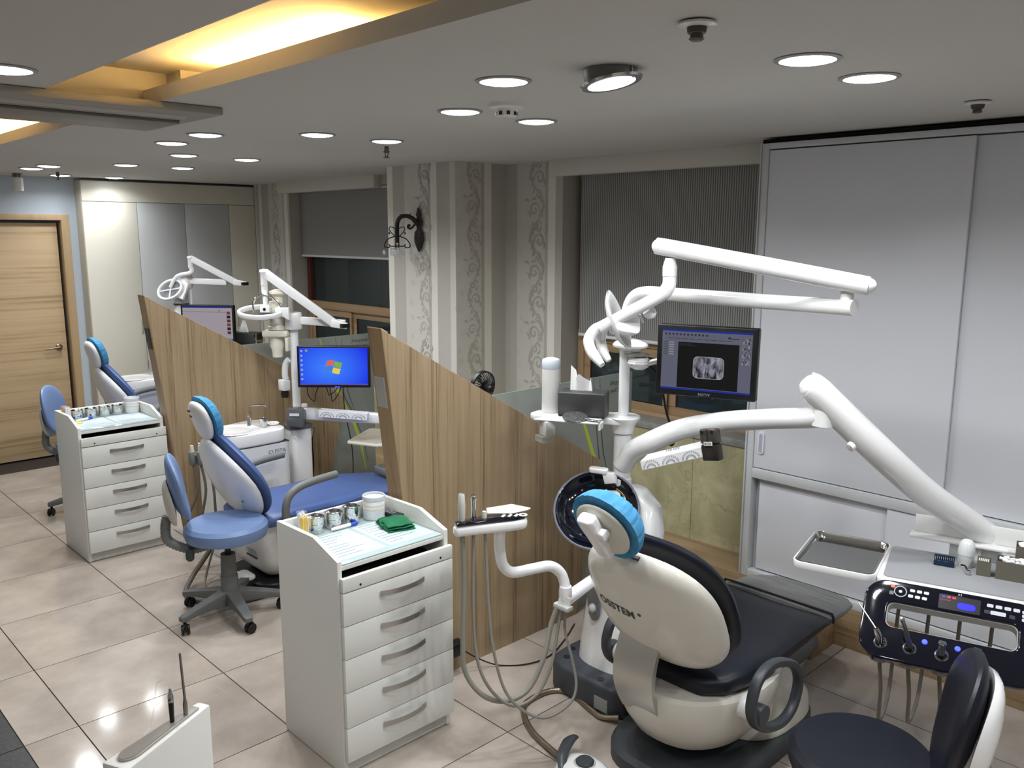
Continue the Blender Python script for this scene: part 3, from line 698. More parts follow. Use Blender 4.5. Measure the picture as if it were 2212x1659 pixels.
def pen(a, b, label):
    a, b = Vector(a), Vector(b); d = (b-a).normalized(); L = (b-a).length
    r = root('marker_pen', label, 'pen', a, 'marker pens on the carts')
    MB().tube([a, a+d*L*.06, a+d*L*.12, a+d*L*.72], [.003,.006,.0075,.0075], 12).build('barrel', white_p, r)
    MB().tube([a+d*L*.72, a+d*L*.95, b], [.008,.008,.006], 12).build('cap', M('pen_blue',(50,80,190),.4), r)
    MB().tube([a-d*.004, a+d*L*.005], [.0015,.003], 8).build('tip', M('pen_blue',(50,80,190),.4), r)
pen((-2.715,1.655,ZT+.008),(-2.715,1.775,ZT+.008),'white marker with blue cap before the steel jars on the foreground cart')
# remote control
r = root('remote_control', 'black remote control under the green cloth on the foreground cart', 'remote', (-2.725,1.93,ZT), rot=(0,0,math.radians(8)), local=True)
MB().box((-.075,-.02,0),(.075,.02,.018)).build('body', black_p, r, bevel=.006, seg=3)
for i in range(7):
    for j in range(3):
        MB().prism(rrect(.010,.007,.002,3,-.055+i*.015,-.011+j*.011), 2, .018, .0195).build('button', M('remote_button',(120,120,122),.5), r)
# folded green cloth: three drooping layers
def green_cloth():
    r = root('folded_cloth', 'folded green surgical cloth on the foreground cart', 'cloth', (-2.60,1.875,ZT+.001), rot=(0,0,math.radians(-14)), local=True)
    gm = M('green_cloth', (20,112,72), .85, var=(12,94,58), vscale=14, bump=.25, bscale=500)
    for k in range(3):
        rg = random.Random(k+3); nx, ny = 22, 20; top = []
        a, b = .07-.004*k, .058-.003*k; z0 = .001+.0085*k
        def hgt(u, v): return z0+.0075+.0025*math.sin(5*u+k)+.002*math.cos(7*v+2*k)+.003*math.exp(-((u-.25*k+.2)**2+(v+.1)**2)*9)
        mb = MB(); N_ = (nx+1)*(ny+1)
        for i in range(nx+1):
            for j in range(ny+1):
                u, v = -1+2*i/nx, -1+2*j/ny
                e = (max(abs(u),abs(v)))**8
                mb.v.append(Vector((a*u*(1+.03*math.sin(3*v+k)), b*v*(1+.04*math.cos(4*u+k)), hgt(u,v)-.0055*e)))
        for i in range(nx+1):
            for j in range(ny+1):
                u, v = -1+2*i/nx, -1+2*j/ny; e = (max(abs(u),abs(v)))**8
                mb.v.append(Vector((a*u*(1+.03*math.sin(3*v+k)), b*v*(1+.04*math.cos(4*u+k)), z0+.001*e)))
        I = lambda i, j, o=0: o+i*(ny+1)+j
        for i in range(nx):
            for j in range(ny):
                mb.f.append((I(i,j),I(i+1,j),I(i+1,j+1),I(i,j+1))); mb.f.append((I(i,j,N_),I(i,j+1,N_),I(i+1,j+1,N_),I(i+1,j,N_)))
        for i in range(nx):
            mb.f.append((I(i,0),I(i,0,N_),I(i+1,0,N_),I(i+1,0))); mb.f.append((I(i,ny),I(i+1,ny),I(i+1,ny,N_),I(i,ny,N_)))
        for j in range(ny):
            mb.f.append((I(0,j),I(0,j+1),I(0,j+1,N_),I(0,j,N_))); mb.f.append((I(nx,j),I(nx,j,N_),I(nx,j+1,N_),I(nx,j+1)))
        mb.build('cloth_fold', gm, r, ang=70)
    MB().tube([(-.02,-.058,.02),(.0,-.064,.024),(.02,-.062,.016),(.012,-.06,.008),(-.012,-.06,.01)], .003, 8, sm=4).build('tie_string', gm, r)
green_cloth()
# far cart: four cotton jars, a tub, tip holders, marker, yellow note
OX, OY = -2.755, .02
for k, lb in enumerate(('leftmost','second from left','third from left','rightmost')):
    steel_jar(-2.757+OX,1.592+OY+.079*k,ZT,'steel jar of white cotton on the far cart, %s of four' % lb,g2,True,.033,.056)
tub(-2.742+OX,1.915+OY,ZT,'pale round tub with steel lid on the far cart','round tubs')
tip_holder(-2.772+OX,1.528+OY,ZT,'clear holder of orange tips at the back corner of the far cart','tip holders',(226,150,60),'orange_tip')
tip_holder(-2.73+OX,1.532+OY,ZT,'clear holder of white tips in front on the far cart','tip holders',(232,234,236),'white_tip')
pen((-2.655+OX,1.55+OY,ZT+.008),(-2.70+OX,1.66+OY,ZT+.008),'white marker lying on the far cart')
o = MB().box((-2.64+OX,1.535+OY,ZT),(-2.60+OX,1.575+OY,ZT+.006)).build('note_pad', M('yellow_note',(236,224,80),.7), bevel=.001); tag(o, 'small yellow sticky note pad on the far cart', 'note pad')
# ================================================================ STOOLS
cast_m = M('caster_black', (18,18,19), .45); gry_s = M('stool_grey', (98,101,100), .5)
def stool(c, zs, back_ang, spider, seat_m, label, shell_m, hub_m, bz=.2, bs=1., bd=.225, ss=1.):
    x, y = c
    r = root('stool', label, 'stool', (x,y,0), 'round stools on five casters')
    for k in range(5):
        a = math.radians(spider+72*k); dx, dy = math.cos(a), math.sin(a)
        lg = MB().loft([[(x+dx*d-dy*wd*sx, y+dy*d+dx*wd*sx, zt if sz else zb) for sx, sz in ((-1,0),(-1,.7),(-.6,1),(.6,1),(1,.7),(1,0))] for d, wd, zb, zt in ((.02,.034,.07,.145),(.1,.03,.078,.128),(.2,.025,.076,.108),(.262,.022,.066,.094),(.284,.016,.066,.088))])
        lg.build('leg', gry_s, r, bevel=.003)
        cx, cy = x+dx*.262, y+dy*.262; ca = a+1.1+k*.9
        cs = MB().cyl((cx,cy,.045),(cx,cy,.072),.008,n=10)
        px, py = cx+.012*math.cos(ca), cy+.012*math.sin(ca)
        cs.lathe([(0,-.005),(.024,-.004),(.026,0),(.024,.004),(0,.005)], (px,py,.034), 20, (math.cos(ca+1.57),math.sin(ca+1.57),0))
        cst = cs.build('caster', cast_m, r)
        for q in (-1,1):
            MB().lathe([(0,-.006),(.022,-.006),(.0255,-.003),(.0255,.003),(.022,.006),(0,.006)], (px+q*.013*math.cos(ca+1.57),py+q*.013*math.sin(ca+1.57),.0257), 22, (math.cos(ca+1.57),math.sin(ca+1.57),0)).build('wheel', cast_m, cst)
    MB().lathe([(.045,.075),(.045,.16),(.043,.165),(.043,.215),(.039,.22),(.036,.33),(0,.33)], (x,y,0), 28).build('column', hub_m, r)
    MB().cyl((x,y,.33),(x,y,zs-.1),.015).build('gas_lift', black_p, r)
    MB().box((x-.09,y-.09,zs-.105),(x+.09,y+.09,zs-.088)).build('seat_plate', dgrey, r, bevel=.004)
    R = .205
    MB().lathe([(0,-.088),(R*.8,-.088),(R*.95,-.075),(R,-.045),(R*.985,-.02),(R*.9,-.002),(R*.6,-.004),(R*.3,-.010),(0,-.012)], (x,y,zs), 48).build('seat', seat_m, r)
    # backrest on a curved bracket, wrapped round the sitter
    a = math.radians(back_ang)
    bx, by = x+bd*math.cos(a), y+bd*math.sin(a)
    fm = frame((bx,by,zs+bz), a-math.pi/2, math.radians(-9)) @ Matrix.Scale(bs,4)
    cv = lambda s, t: -.95*s*s - .35*max(0,-t-.02)**2*4
    pillow(.165,.17,.03,.03,2.2,3,40,8,cv).xf(fm).build('backrest', seat_m, r)
    cv2 = lambda s, t: -.95*s*s + .022
    sh = pillow(.125*ss,.115*ss,.002,.032*ss,2.2,3,36,7,cv2).xf(fm @ Matrix.Translation((0,.012,-.07+.06*(ss-1)/.3))).build('back_shell', shell_m, r)
    for q in (-1,1): MB().lathe([(0,0),(.009,0),(.008,.004),(0,.006)], fm @ Vector((q*.05,.06,-.11)), 14, (fm.to_3x3() @ Vector((0,1,0)))).build('bolt', white_p, sh)
    # bellows and knob
    o1 = Vector((bx,by,zs+.06)) + Vector((math.cos(a),math.sin(a),0))*.045
    bp = [o1, o1+Vector((math.cos(a)*.012,math.sin(a)*.012,-.06)), o1+Vector((0,0,-.13)), Vector((x+.17*math.cos(a),y+.17*math.sin(a),zs-.125)), Vector((x+.08*math.cos(a),y+.08*math.sin(a),zs-.11))]
    n = 60; pts, rr = [], []
    sp = MB(); sp.tube(bp, .02, 6, sm=15)
    ctr = [sum((sp.v[i*6+k] for k in range(6)), Vector())/6 for i in range(len(sp.v)//6)]
    be = MB().tube(ctr, [.021+.004*(i % 2) for i in range(len(ctr))], 14).build('bellows', grey_p, r, ang=80)
    kx, ky = x+.19*math.cos(a+.35), y+.19*math.sin(a+.35)
    MB().lathe([(0,-.06),(.012,-.06),(.02,-.05),(.021,-.03),(.019,0),(0,0)], (kx,ky,zs-.1), 14).build('knob', dgrey, r)
    MB().cyl((kx,ky,zs-.1),(x+.08*math.cos(a),y+.08*math.sin(a),zs-.1),.008,n=8).build('lever', dgrey, r)
    return r
shell_beige = M('shell_beige', (188,186,178), .4)
stool((-3.93,1.795),.50,-112,-80,sky_v,'light blue stool standing between the two white carts',shell_beige,gry_s)
stool((-6.2,1.87),.52,-128,-100,sky_v,'light blue stool half hidden behind the far white cart',shell_beige,gry_s)
stool((-.91,2.29),.46,22,15,navy_v,'dark navy stool with glossy white back shell in the right foreground',white_g,gry_s,.155,1.12,.25,1.28)
# ================================================================ NEAR DENTAL BAY
def ring_prism(outer, inner, t0, t1):
    """flat frame in local XY between two loops of equal length, thickness along Z"""
    mb = MB(); n = len(outer)
    v = [(p[0],p[1],t0) for p in outer]+[(p[0],p[1],t0) for p in inner]+[(p[0],p[1],t1) for p in outer]+[(p[0],p[1],t1) for p in inner]
    f = []
    for i in range(n):
        j = (i+1) % n
        f += [(i,j,n+j,n+i),(2*n+i,3*n+i,3*n+j,2*n+j),(i,2*n+i,2*n+j,j),(n+i,n+j,3*n+j,3*n+i)]
    return mb.add(v, f)
def torus_flat(pts, wr, tr, n=12):
    """closed band following pts"""
    mb = MB(); P = [Vector(p) for p in pts]; m = len(P)
    nrm = (P[m//4]-P[0]).cross(P[m//2]-P[0]).normalized(); rings = []
    for i in range(m):
        t = (P[(i+1) % m]-P[i-1]).normalized(); s = t.cross(nrm)
        rings.append([P[i]+nrm*wr*sgnp(math.cos(2*math.pi*k/n),.6)+s*tr*sgnp(math.sin(2*math.pi*k/n),.6) for k in range(n)])
    rings.append(rings[0]); mb.loft(rings, cap=False); return mb
def superring(cx, cy, z, hx, hy, e=2.4, n=40):
    return [(cx+hx*sgnp(math.cos(2*math.pi*k/n),2/e), cy+hy*sgnp(math.sin(2*math.pi*k/n),2/e), z) for k in range(n)]
gown = M('worn_grey_vinyl', (134,134,130), .6, var=(108,109,110), vscale=6, vstretch=(1,8,1))
beige_p = M('aged_white_plastic', (214,210,200), .3, coat=.3)
led_g = M('green_led', (40,255,90), emit=6, ecol=(30,255,80)); led_b = M('blue_led', (40,40,255), emit=9, ecol=(30,40,255))
XN = -1.64
# ---- the dark reclining chair
r = root('dental_chair', 'dark navy reclining dental chair with white shell and looped armrests', 'dental chair', (XN,2.65,0))
MB().loft([superring(XN-.0,2.68,z,hx,hy,3.2) for z, hx, hy in ((0,.27,.45),(.045,.27,.45),(.062,.255,.43))]).build('base_plate', dgrey, r)
MB().loft([superring(XN+.01,2.86,z,hx,hy,2.8) for z, hx, hy in ((.064,.235,.255),(.12,.23,.25),(.19,.2,.2),(.25,.15,.14))]).build('base_cover', beige_p, r)
MB().box((XN+.233,2.80,.13),(XN+.241,2.86,.155)).build('label_strip', M('label_dark',(90,86,78),.5), r)
MB().lathe([(0,0),(.006,0),(.006,.003),(0,.004)], (XN+.24,2.76,.10), 12, (1,0,0)).build('power_light', led_g, r)
# the white bowl-shaped body under the seat
MB().loft([superring(XN,2.56,z,hx,hy,2.3) for z, hx, hy in ((.085,.10,.13),(.10,.15,.2),(.14,.205,.26),(.2,.243,.30),(.27,.265,.325),(.325,.272,.333),(.345,.268,.33),(.355,.255,.315),(.352,.22,.28))]).build('body', beige_p, r)
MB().cyl((XN-.30,2.45,.315),(XN-.22,2.45,.315),.038).build('pivot_boss', white_g, r)
MB().cyl((XN+.22,2.45,.315),(XN+.30,2.45,.315),.038).build('pivot_boss', white_g, r)
# seat cushion: lofted along its length
rows = []
for y, hw, zt, zb in ((2.33,.10,.405,.37),(2.345,.17,.425,.345),(2.40,.225,.445,.335),(2.5,.25,.452,.335),(2.65,.258,.45,.345),(2.8,.258,.452,.36),(2.95,.258,.458,.375),(3.05,.256,.452,.385),(3.10,.252,.435,.385),(3.115,.245,.415,.39)):
    n = 28; rg = []
    for k in range(n):
        a = 2*math.pi*k/n; cx, cz = sgnp(math.cos(a),.55), sgnp(math.sin(a),.7)
        dip = -.018*(1-abs(cx)**2)*(1 if cz > 0 else 0)
        rg.append((XN+hw*cx, y, (zt+zb)/2+(zt-zb)/2*cz+dip))
    rows.append(rg)
MB().loft(rows).build('seat', navy_v, r)
rows = []
for y, hw, zt, zb in ((3.10,.24,.432,.385),(3.13,.245,.435,.38),(3.25,.24,.425,.37),(3.36,.22,.405,.365),(3.41,.18,.395,.365),(3.43,.12,.388,.368)):
    n = 28; rows.append([(XN+hw*sgnp(math.cos(2*math.pi*k/n),.5), y, (zt+zb)/2+(zt-zb)/2*sgnp(math.sin(2*math.pi*k/n),.7)) for k in range(n)])
MB().loft(rows).build('leg_rest', gown, r)
MB().tube([(XN-.25,3.117,.40),(XN-.245,3.117,.43),(XN-.2,3.117,.437),(XN+.2,3.117,.437),(XN+.245,3.117,.43),(XN+.25,3.117,.40)], .005, 8, sm=4).build('seam', navy_v, r)
MB().box((XN-.05,2.95,.25),(XN+.05,3.3,.37)).build('leg_rest_arm', dgrey, r, bevel=.01)
# backrest
REC = math.radians(26); FB = frame((XN+.02,2.229,.68), 0, REC)
hollow = lambda s, t: .35*s*s
SHW, SHH, SHT = .272, .247, .075
def shell_y(s, t): return -SHT*(max(0,1-(min(1,(abs(s)/SHW)**2.6+(abs(t)/SHH)**2.6)**(1/2.6))**3.2))**(1/2.2)+hollow(s,t)
pillow(SHW,SHH,SHT,.01,2.6,3.2,56,14,hollow).xf(FB).build('back_shell', beige_p, r)
pillow(.285,.268,.03,.055,2.6,3,56,10,hollow).xf(FB @ Matrix.Translation((.0,.05,.008))).build('back_cushion', navy_v, r)
# maker's name wrapped on the shell
tx = text_mb('OSSTEM', .047, M('print_black',(40,38,36),.4), None, 'lettering', (0,0,0), ((1,0,0),(0,1,0)), extrude=0, bold=.0009)
ring = text_mb('o', .024, M('print_black',(40,38,36),.4), None, 'lettering', (0,0,0), ((1,0,0),(0,1,0)), extrude=0, bold=.0012)
for t_, off in ((tx,(0,0)),(ring,(.108,.018))):
    for v in t_.data.vertices:
        s, t = v.co.x+off[0]-.105, v.co.y+off[1]+.012
        v.co = FB @ Vector((s, shell_y(s,t)-.0015, t)) - ORG[r]
    t_.parent = r
# headrest: bar, back plate and pad in a blue cover
hc = Vector((XN-.015,1.995,1.0)); FH = frame(hc, 0, math.radians(24), math.radians(14))
pillow(.105,.092,.012,.012,2.1,3,40,7).xf(FH).build('headrest_plate', M('headrest_plate',(205,202,190),.4), r)
def crinkle(mb, amp, sd):
    rg = random.Random(sd); ph = [rg.uniform(0,6.28) for _ in range(5)]
    c = sum(mb.v, Vector())/len(mb.v)
    for v in mb.v:
        d = v-c; a = math.atan2(d.z, d.x); l = d.length
        v += d.normalized()*amp*(math.sin(19*a+ph[0])*.5+math.sin(31*a+ph[1]+l*40)*.5+math.sin(47*a+ph[2])*.3)
    return mb
cov = crinkle(pillow(.13,.118,.0,.095,2.1,2.6,140,12,lambda s,t: .012), .0018, 4)
cov.xf(FH).build('headrest_cover', blue_cloth, r, label='blue disposable cover', ang=80)
MB().prism(rrect(.064,.045,.016,6), 2, -.13, .055).xf(frame(hc+Vector((-.01,-.038,.01)), 0, math.radians(38), math.radians(0))).build('headrest_bar', white_g, r, bevel=.009, seg=4)
MB().prism(rrect(.034,.03,.01,4), 0, .03, .055).xf(frame(hc+Vector((-.01,-.035,.0)), 0, math.radians(38), 0)).build('headrest_lock', white_g, r, bevel=.003)
MB().box((-.035,-.006,-.02),(.035,.006,.012)).xf(FB @ Matrix.Translation((-.005,-.02,.235))).build('bar_slot', black_p, r)
# curved steel plate linking backrest and body
rows = []
for i in range(13):
    t = i/12; z = .545-.30*t; y = 2.235-.055*math.sin(math.pi*t*.95)+.03*t
    rows.append([(XN-.12,y,z),(XN+.05,y,z),(XN+.05,y+.02,z),(XN-.12,y+.02,z)])
MB().loft(rows).build('steel_bracket', steel, r, ang=50)
# looped armrests
for sx, nm in ((1,'near'),(-1,'far')):
    pts = []
    for k in range(40):
        a = 2*math.pi*k/40; u, w_ = .165*sgnp(math.cos(a),.85), .115*sgnp(math.sin(a),.85)
        ct, st = math.cos(-.35), math.sin(-.35); pts.append((XN+sx*.315, 2.555+u*ct-w_*st, .345+u*st+w_*ct))
    arm = torus_flat(pts, .018, .015).build('armrest', dgrey, r)
    MB().cyl((XN+sx*.285,2.45,.315),(XN+sx*.335,2.45,.315),.036).build('armrest_hub', dgrey, arm)
# ---- the water unit: base, column, bowl, pole
PX, PY = -2.205, 2.778
r = root('dental_unit', 'white dental unit column with navy spittoon bowl beside the dark chair', 'dental unit', (-2.15,2.7,0))
MB().prism([(-2.36,2.62),(-2.35,2.53),(-2.31,2.475),(-2.25,2.455),(-1.98,2.455),(-1.925,2.49),(-1.925,2.95),(-2.2,2.98),(-2.33,2.93),(-2.36,2.85)], 2, 0, .13).build('base', M('unit_base_grey',(66,70,76),.5), r, bevel=.02, seg=4)
for x, y in ((-2.315,2.60),(-2.28,2.53),(-2.06,2.49)): MB().lathe([(0,0),(.016,0),(.016,.002),(0,.001)], (x,y,.13), 18).build('bolt_cap', M('cap_dark',(34,38,42),.4), r)
MB().box((-2.06,2.452,.02),(-1.99,2.456,.075)).build('rating_label', M('label_grey',(150,152,150),.4), r)
MB().loft([superring(cx,cy,z,hx,hy,2.6) for z, cx, cy, hx, hy in ((.13,-2.13,2.71,.17,.165),(.25,-2.14,2.715,.155,.15),(.42,-2.14,2.73,.145,.135),(.56,-2.14,2.755,.14,.115),(.70,-2.135,2.785,.135,.085),(.80,-2.145,2.80,.12,.065),(.86,-2.17,2.795,.075,.05),(.87,-2.19,2.785,.05,.04))]).build('column', white_g, r)
# grey inset panel with knob, facing the assistant
fm = frame((-2.175,2.572,.44), math.radians(-12), math.radians(2))
pn = MB().prism([(p[0]*(1+.25*p[1]/.1),p[1]) for p in rrect(.085,.24,.042,8)], 1, -.006, .01).xf(fm).build('inset_panel', M('inset_grey',(120,124,126),.3), r, bevel=.003)
MB().lathe([(0,0),(.02,0),(.018,.012),(.01,.02),(0,.021)], fm @ Vector((.005,-.006,-.06)), 20, fm.to_3x3() @ Vector((0,-1,0))).build('knob', M('clear_knob',(200,205,206),.1), pn)
# tilted bowl
ax = Vector((.42,-.62,.66)).normalized(); bc = Vector((-2.205,2.615,.79))
MB().lathe([(0,-.055),(.06,-.05),(.12,-.035),(.155,-.012),(.17,.004),(.176,.006),(.18,.002),(.17,-.02),(.13,-.055),(.07,-.075),(0,-.08)], bc, 56, ax).build('bowl', navy_g, r)
MB().lathe([(.172,.0055),(.177,.0085),(.181,.004)], bc, 56, ax).build('bowl_rim', M('bowl_rim',(120,126,140),.15), r)
q = Vector((0,0,1)).rotation_difference(ax).to_matrix().to_4x4(); q.translation = bc
MB().prism(rrect(.135,.075,.03,6,.03,.055), 2, -.012, -.002).xf(q @ Matrix.Rotation(math.radians(35),4,'Z')).build('strainer_plate', white_g, r, bevel=.002)
MB().tube([bc+Vector((-.17,-.02,-.06)),bc+Vector((-.19,-.02,-.01)),bc+Vector((-.12,0,.03))], .004, 8, sm=5).build('rinse_pipe', M('brass_tube',(150,140,100),.25,1.), r)
MB().tube([bc+Vector((.08,.03,.10)),bc+Vector((.13,.02,.08)),bc+Vector((.15,0,.03))], .004, 8, sm=5).build('rinse_pipe', M('brass_tube',(150,140,100),.25,1.), r)
sp = MB().prism(rrect(.085,.036,.017,6), 2, -.011, .011).xf(frame((-2.235,2.66,.945), math.radians(20), math.radians(8))).build('cup_filler', white_g, r, bevel=.006, seg=3)
MB().prism([(-.02,0),(.03,0),(.045,-.04),(-.005,-.05)], 1, -.018, .018).xf(frame((-2.205,2.68,.94), math.radians(20))).build('filler_bracket', white_g, sp, bevel=.004)
# pole
MB().lathe([(0,.86),(.043,.86),(.043,.895),(.039,.9),(.038,1.088),(.03,1.092),(0,1.092)], (PX,PY,0)).build('lower_pole', white_g, r)
MB().lathe([(.045,1.095),(.047,1.105),(.048,1.12),(.058,1.14),(.07,1.155),(.073,1.163),(.068,1.168),(0,1.168)], (PX,PY,0), 40).build('collar', white_g, r)
MB().cyl((PX,PY,1.168),(PX,PY,1.5),.0225).build('upper_pole', white_g, r)
# shelf for tissues, running from the collar toward the partition
MB().prism([(-2.545,2.60),(-2.53,2.545),(-2.49,2.53),(-2.25,2.69),(-2.19,2.71),(-2.15,2.76),(-2.17,2.82),(-2.22,2.84),(-2.28,2.82),(-2.50,2.67),(-2.535,2.645)], 2, 1.135, 1.165).build('shelf', white_g, r, bevel=.008, seg=3)
MB().prism([(-2.50,2.57),(-2.44,2.55),(-2.43,2.60),(-2.48,2.62)], 2, 1.07, 1.135).build('cup_socket', M('socket_white',(200,202,200),.35), r, bevel=.006)
MB().prism([(-2.505,2.55),(-2.44,2.53),(-2.425,2.58),(-2.49,2.605)], 2, 1.045, 1.07).build('clear_socket', M('socket_clear',(170,178,174),.1,alpha=.4), r)
# ---- instrument table arm
r = root('table_arm', 'thick curved white swing arm carrying the instrument table', 'arm', (PX,PY,.99))
ya = [(-2.203,2.778,.95),(-2.15,2.777,1.02),(-2.07,2.775,1.071),(-1.909,2.77,1.158),(-1.715,2.76,1.221),(-1.519,2.75,1.267),(-1.373,2.74,1.295),(-1.31,2.73,1.312)]
MB().tube(ya, [.045,.046,.045,.042,.040,.038,.037,.037], 24, sm=6).build('curved_arm', white_g, r)
MB().lathe([(0,-.04),(.037,-.038),(.038,.06),(.034,.075),(0,.075)], (-1.305,2.73,1.32), 28).build('elbow', white_g, r)
MB().tube([(-1.366,2.687,1.435),(-1.362,2.69,1.431),(-1.35,2.70,1.42),(-1.323,2.72,1.395),(-1.155,2.85,1.197),(-1.046,3.0,1.042),(-.963,3.14,.938),(-.90,3.22,.87)], [.005,.026,.042,.053,.052,.05,.048,.046], 28, sm=5).build('balance_arm', white_g, r)
MB().lathe([(0,0),(.016,0),(.015,.014),(0,.016)], (-1.19,2.715,1.235), 16, (-.3,-.8,-.5)).build('lock_knob', white_g, r)
MB().cyl((-.89,3.22,.74),(-.89,3.22,.88),.04).build('table_post', white_g, r)
# white lattice basket tied to the arm
def lattice_basket(p, q, d, hgt, label, grp, txt=None):
    """open tray between p and q, depth vector d, height hgt"""
    p, q, d = Vector(p), Vector(q), Vector(d); u = (q-p); L_ = u.length; u.normalize(); up = Vector((0,0,1)); up = (up-u*up.dot(u)).normalized()
    b = root('lattice_basket', label, 'basket', p, grp)
    wm = M('basket_white',(236,237,240),.4)
    def slab(o, a, la, e, lb, th, nm):
        nn = a.cross(e).normalized(); mb = MB(); vs = [o, o+a*la, o+a*la+e*lb, o+e*lb]; vs = vs+[x+nn*th for x in vs]
        return mb.add(vs, [(0,3,2,1),(4,5,6,7),(0,1,5,4),(1,2,6,5),(2,3,7,6),(3,0,4,7)]).build(nm, wm, b, smooth=False), nn
    dn = d.normalized(); dl = d.length
    fr_, nf = slab(p+d, u, L_, -up, hgt, .002, 'front'); slab(p, u, L_, -up, hgt, .002, 'back')
    slab(p-up*hgt, u, L_, dn, dl, .002, 'bottom'); slab(p, dn, dl, -up, hgt, .002, 'end'); slab(q, dn, dl, -up, hgt, .002, 'end')
    # petal cut-outs showing as rows of small leaf shapes
    hm = M('lattice_hole',(150,150,148),.7); rg = random.Random(3)
    for k in range(3):
        c0 = p+d-up*hgt*.98+u*L_*(.17+.33*k)
        for j in range(11):
            a = math.radians(-75+15*j)
            for ri, (r0, ln) in enumerate(((.012,.009),(.024,.011))):
                cc_ = c0+(u*math.sin(a)*1.5+up*math.cos(a))*r0
                if (cc_-(p+d-up*hgt)).dot(up) > hgt*.92: continue
                dr = (u*math.sin(a)+up*math.cos(a)).normalized(); pr = (u*math.cos(a)-up*math.sin(a))
                out = (dn*.0026)
                vs = [cc_+out, cc_+dr*ln*.6+pr*.0026+out, cc_+dr*ln+out, cc_+dr*ln*.6-pr*.0026+out]
                MB().add(vs, [(0,1,2,3)]).build('petal_hole', hm, fr_, smooth=False)
    if txt:
        try: text_mb(txt, .013, M('basket_print',(120,120,124),.5), b, 'lettering', p+u*L_*.5+up*.006+d*.5, (u, dn.cross(u).cross(u)*-1 if 0 else (-dn*.6+up*.8)))
        except Exception: pass
    return b
lattice_basket((-2.025,2.715,1.045),(-1.735,2.695,1.16),(.005,-.055,-.02),.035,'white lattice basket tied under the curved arm of the dark chair unit','lattice baskets','수지롤 보관함')
r = root('clip_box', 'dark brown plastic box clipped to the curved white arm', 'box', (-1.69,2.655,1.16), rot=(0,math.radians(-11),math.radians(-2)), local=True)
MB().box((-.036,-.02,-.062),(.036,.016,.0)).build('lower_case', M('box_brown',(40,34,31),.3), r, bevel=.006)
lid = MB().box((-.036,-.022,.001),(.036,.016,.058)).build('lid', M('box_smoke',(62,57,53),.25), r, bevel=.008, seg=3)
for k in (-1,1): MB().lathe([(0,0),(.006,0),(.006,.002),(0,.002)], (k*.022,-.0235,.046), 14, (0,1,0)).build('lid_hole', black_p, lid)
MB().box((-.002,-.024,.006),(.002,-.0215,.055)).build('lid_rib', M('box_brown',(40,34,31)), lid)
MB().box((-.018,-.0245,-.004),(.018,-.0215,.01)).build('paper_label', M('paper_white',(214,214,210),.6), r)
text_mb('토시코', .011, M('print_black',(40,38,36)), r, 'lettering', (0,-.0252,.003), ((1,0,0),(0,0,1)), extrude=.0001)
# ---- operating light
r = root('operating_light', 'white operating light folded on two tube arms above the dark chair', 'operating light', (PX,PY,1.5))
MB().tube([(PX,PY,1.49),(-2.204,2.778,1.56),(-2.196,2.779,1.62),(-2.17,2.782,1.668),(-2.12,2.79,1.688),(-1.987,2.785,1.69),(-1.563,2.75,1.688),(-1.215,2.71,1.69)], [.024,.024,.025,.026,.027,.027,.027,.027], 24, sm=5).build('lower_arm', white_g, r)
MB().lathe([(0,-.04),(.022,-.04),(.021,.03),(.018,.036),(0,.036)], (-1.243,2.712,1.715)).build('hinge_post', white_g, r)
MB().cyl((-1.244,2.711,1.735),(-1.244,2.711,1.765),.014).build('hinge_pin', dgrey, r)
MB().tube([(-1.150,2.715,1.7588),(-1.153,2.714,1.7593),(-1.161,2.712,1.7605),(-1.178,2.7075,1.763),(-1.20,2.7015,1.7665),(-1.5,2.618,1.82),(-1.835,2.525,1.877),(-1.857,2.519,1.881),(-1.872,2.5145,1.8835),(-1.88,2.512,1.885),(-1.882,2.5115,1.8853)], [.003,.013,.022,.029,.031,.031,.031,.029,.022,.012,.003], 24, sm=2).build('upper_arm', white_g, r)
MB().cyl((-1.817,2.535,1.83),(-1.817,2.535,1.86),.013).build('yoke_pin', dgrey, r)
MB().lathe([(0,1.775),(.026,1.775),(.026,1.81),(.024,1.815),(.018,1.84),(0,1.84)], (-1.819,2.535,0)).build('yoke_socket', white_g, r)
MB().tube([(-1.819,2.535,1.785),(-1.819,2.535,1.75),(-1.826,2.53,1.728),(-1.849,2.52,1.702),(-1.979,2.46,1.621),(-2.045,2.425,1.578)], [.025,.025,.025,.024,.023,.024], 20, sm=5).build('yoke', white_g, r)
MB().tube([(-2.02,2.44,1.59),(-2.058,2.418,1.574),(-2.075,2.40,1.54),(-2.07,2.395,1.51),(-2.043,2.39,1.48),(-1.998,2.385,1.448)], [.018,.022,.022,.021,.021,.012], 18, sm=5).build('grip', white_g, r)
MB().tube([(-2.045,2.44,1.575),(-2.07,2.46,1.54),(-2.072,2.462,1.52),(-2.057,2.462,1.484),(-2.03,2.462,1.452)], [.017,.02,.02,.019,.011], 18, sm=5).build('grip', white_g, r)
fl = frame((-2.035,2.55,1.585), math.radians(62), math.radians(0), math.radians(0))
MB().lathe([(0,.012),(.05,.016),(.09,.028),(.118,.046),(.12,.05),(.09,.04),(.05,.034),(0,.032)], (-2.07,2.495,1.585), 44, (.72,.42,.34)).build('lamp_shield', white_g, r)
MB().prism(rrect(.10,.075,.02,5), 2, -.02, .05).xf(frame((-2.0,2.50,1.585), math.radians(40), math.radians(70), math.radians(30))).build('lamp_head', white_g, r, bevel=.008)
MB().lathe([(0,0),(.022,0),(.024,.01),(.02,.03),(.008,.04),(0,.04)], (-1.91,2.53,1.648), 20, (.3,.4,-.5)).build('switch_knob', white_g, r)
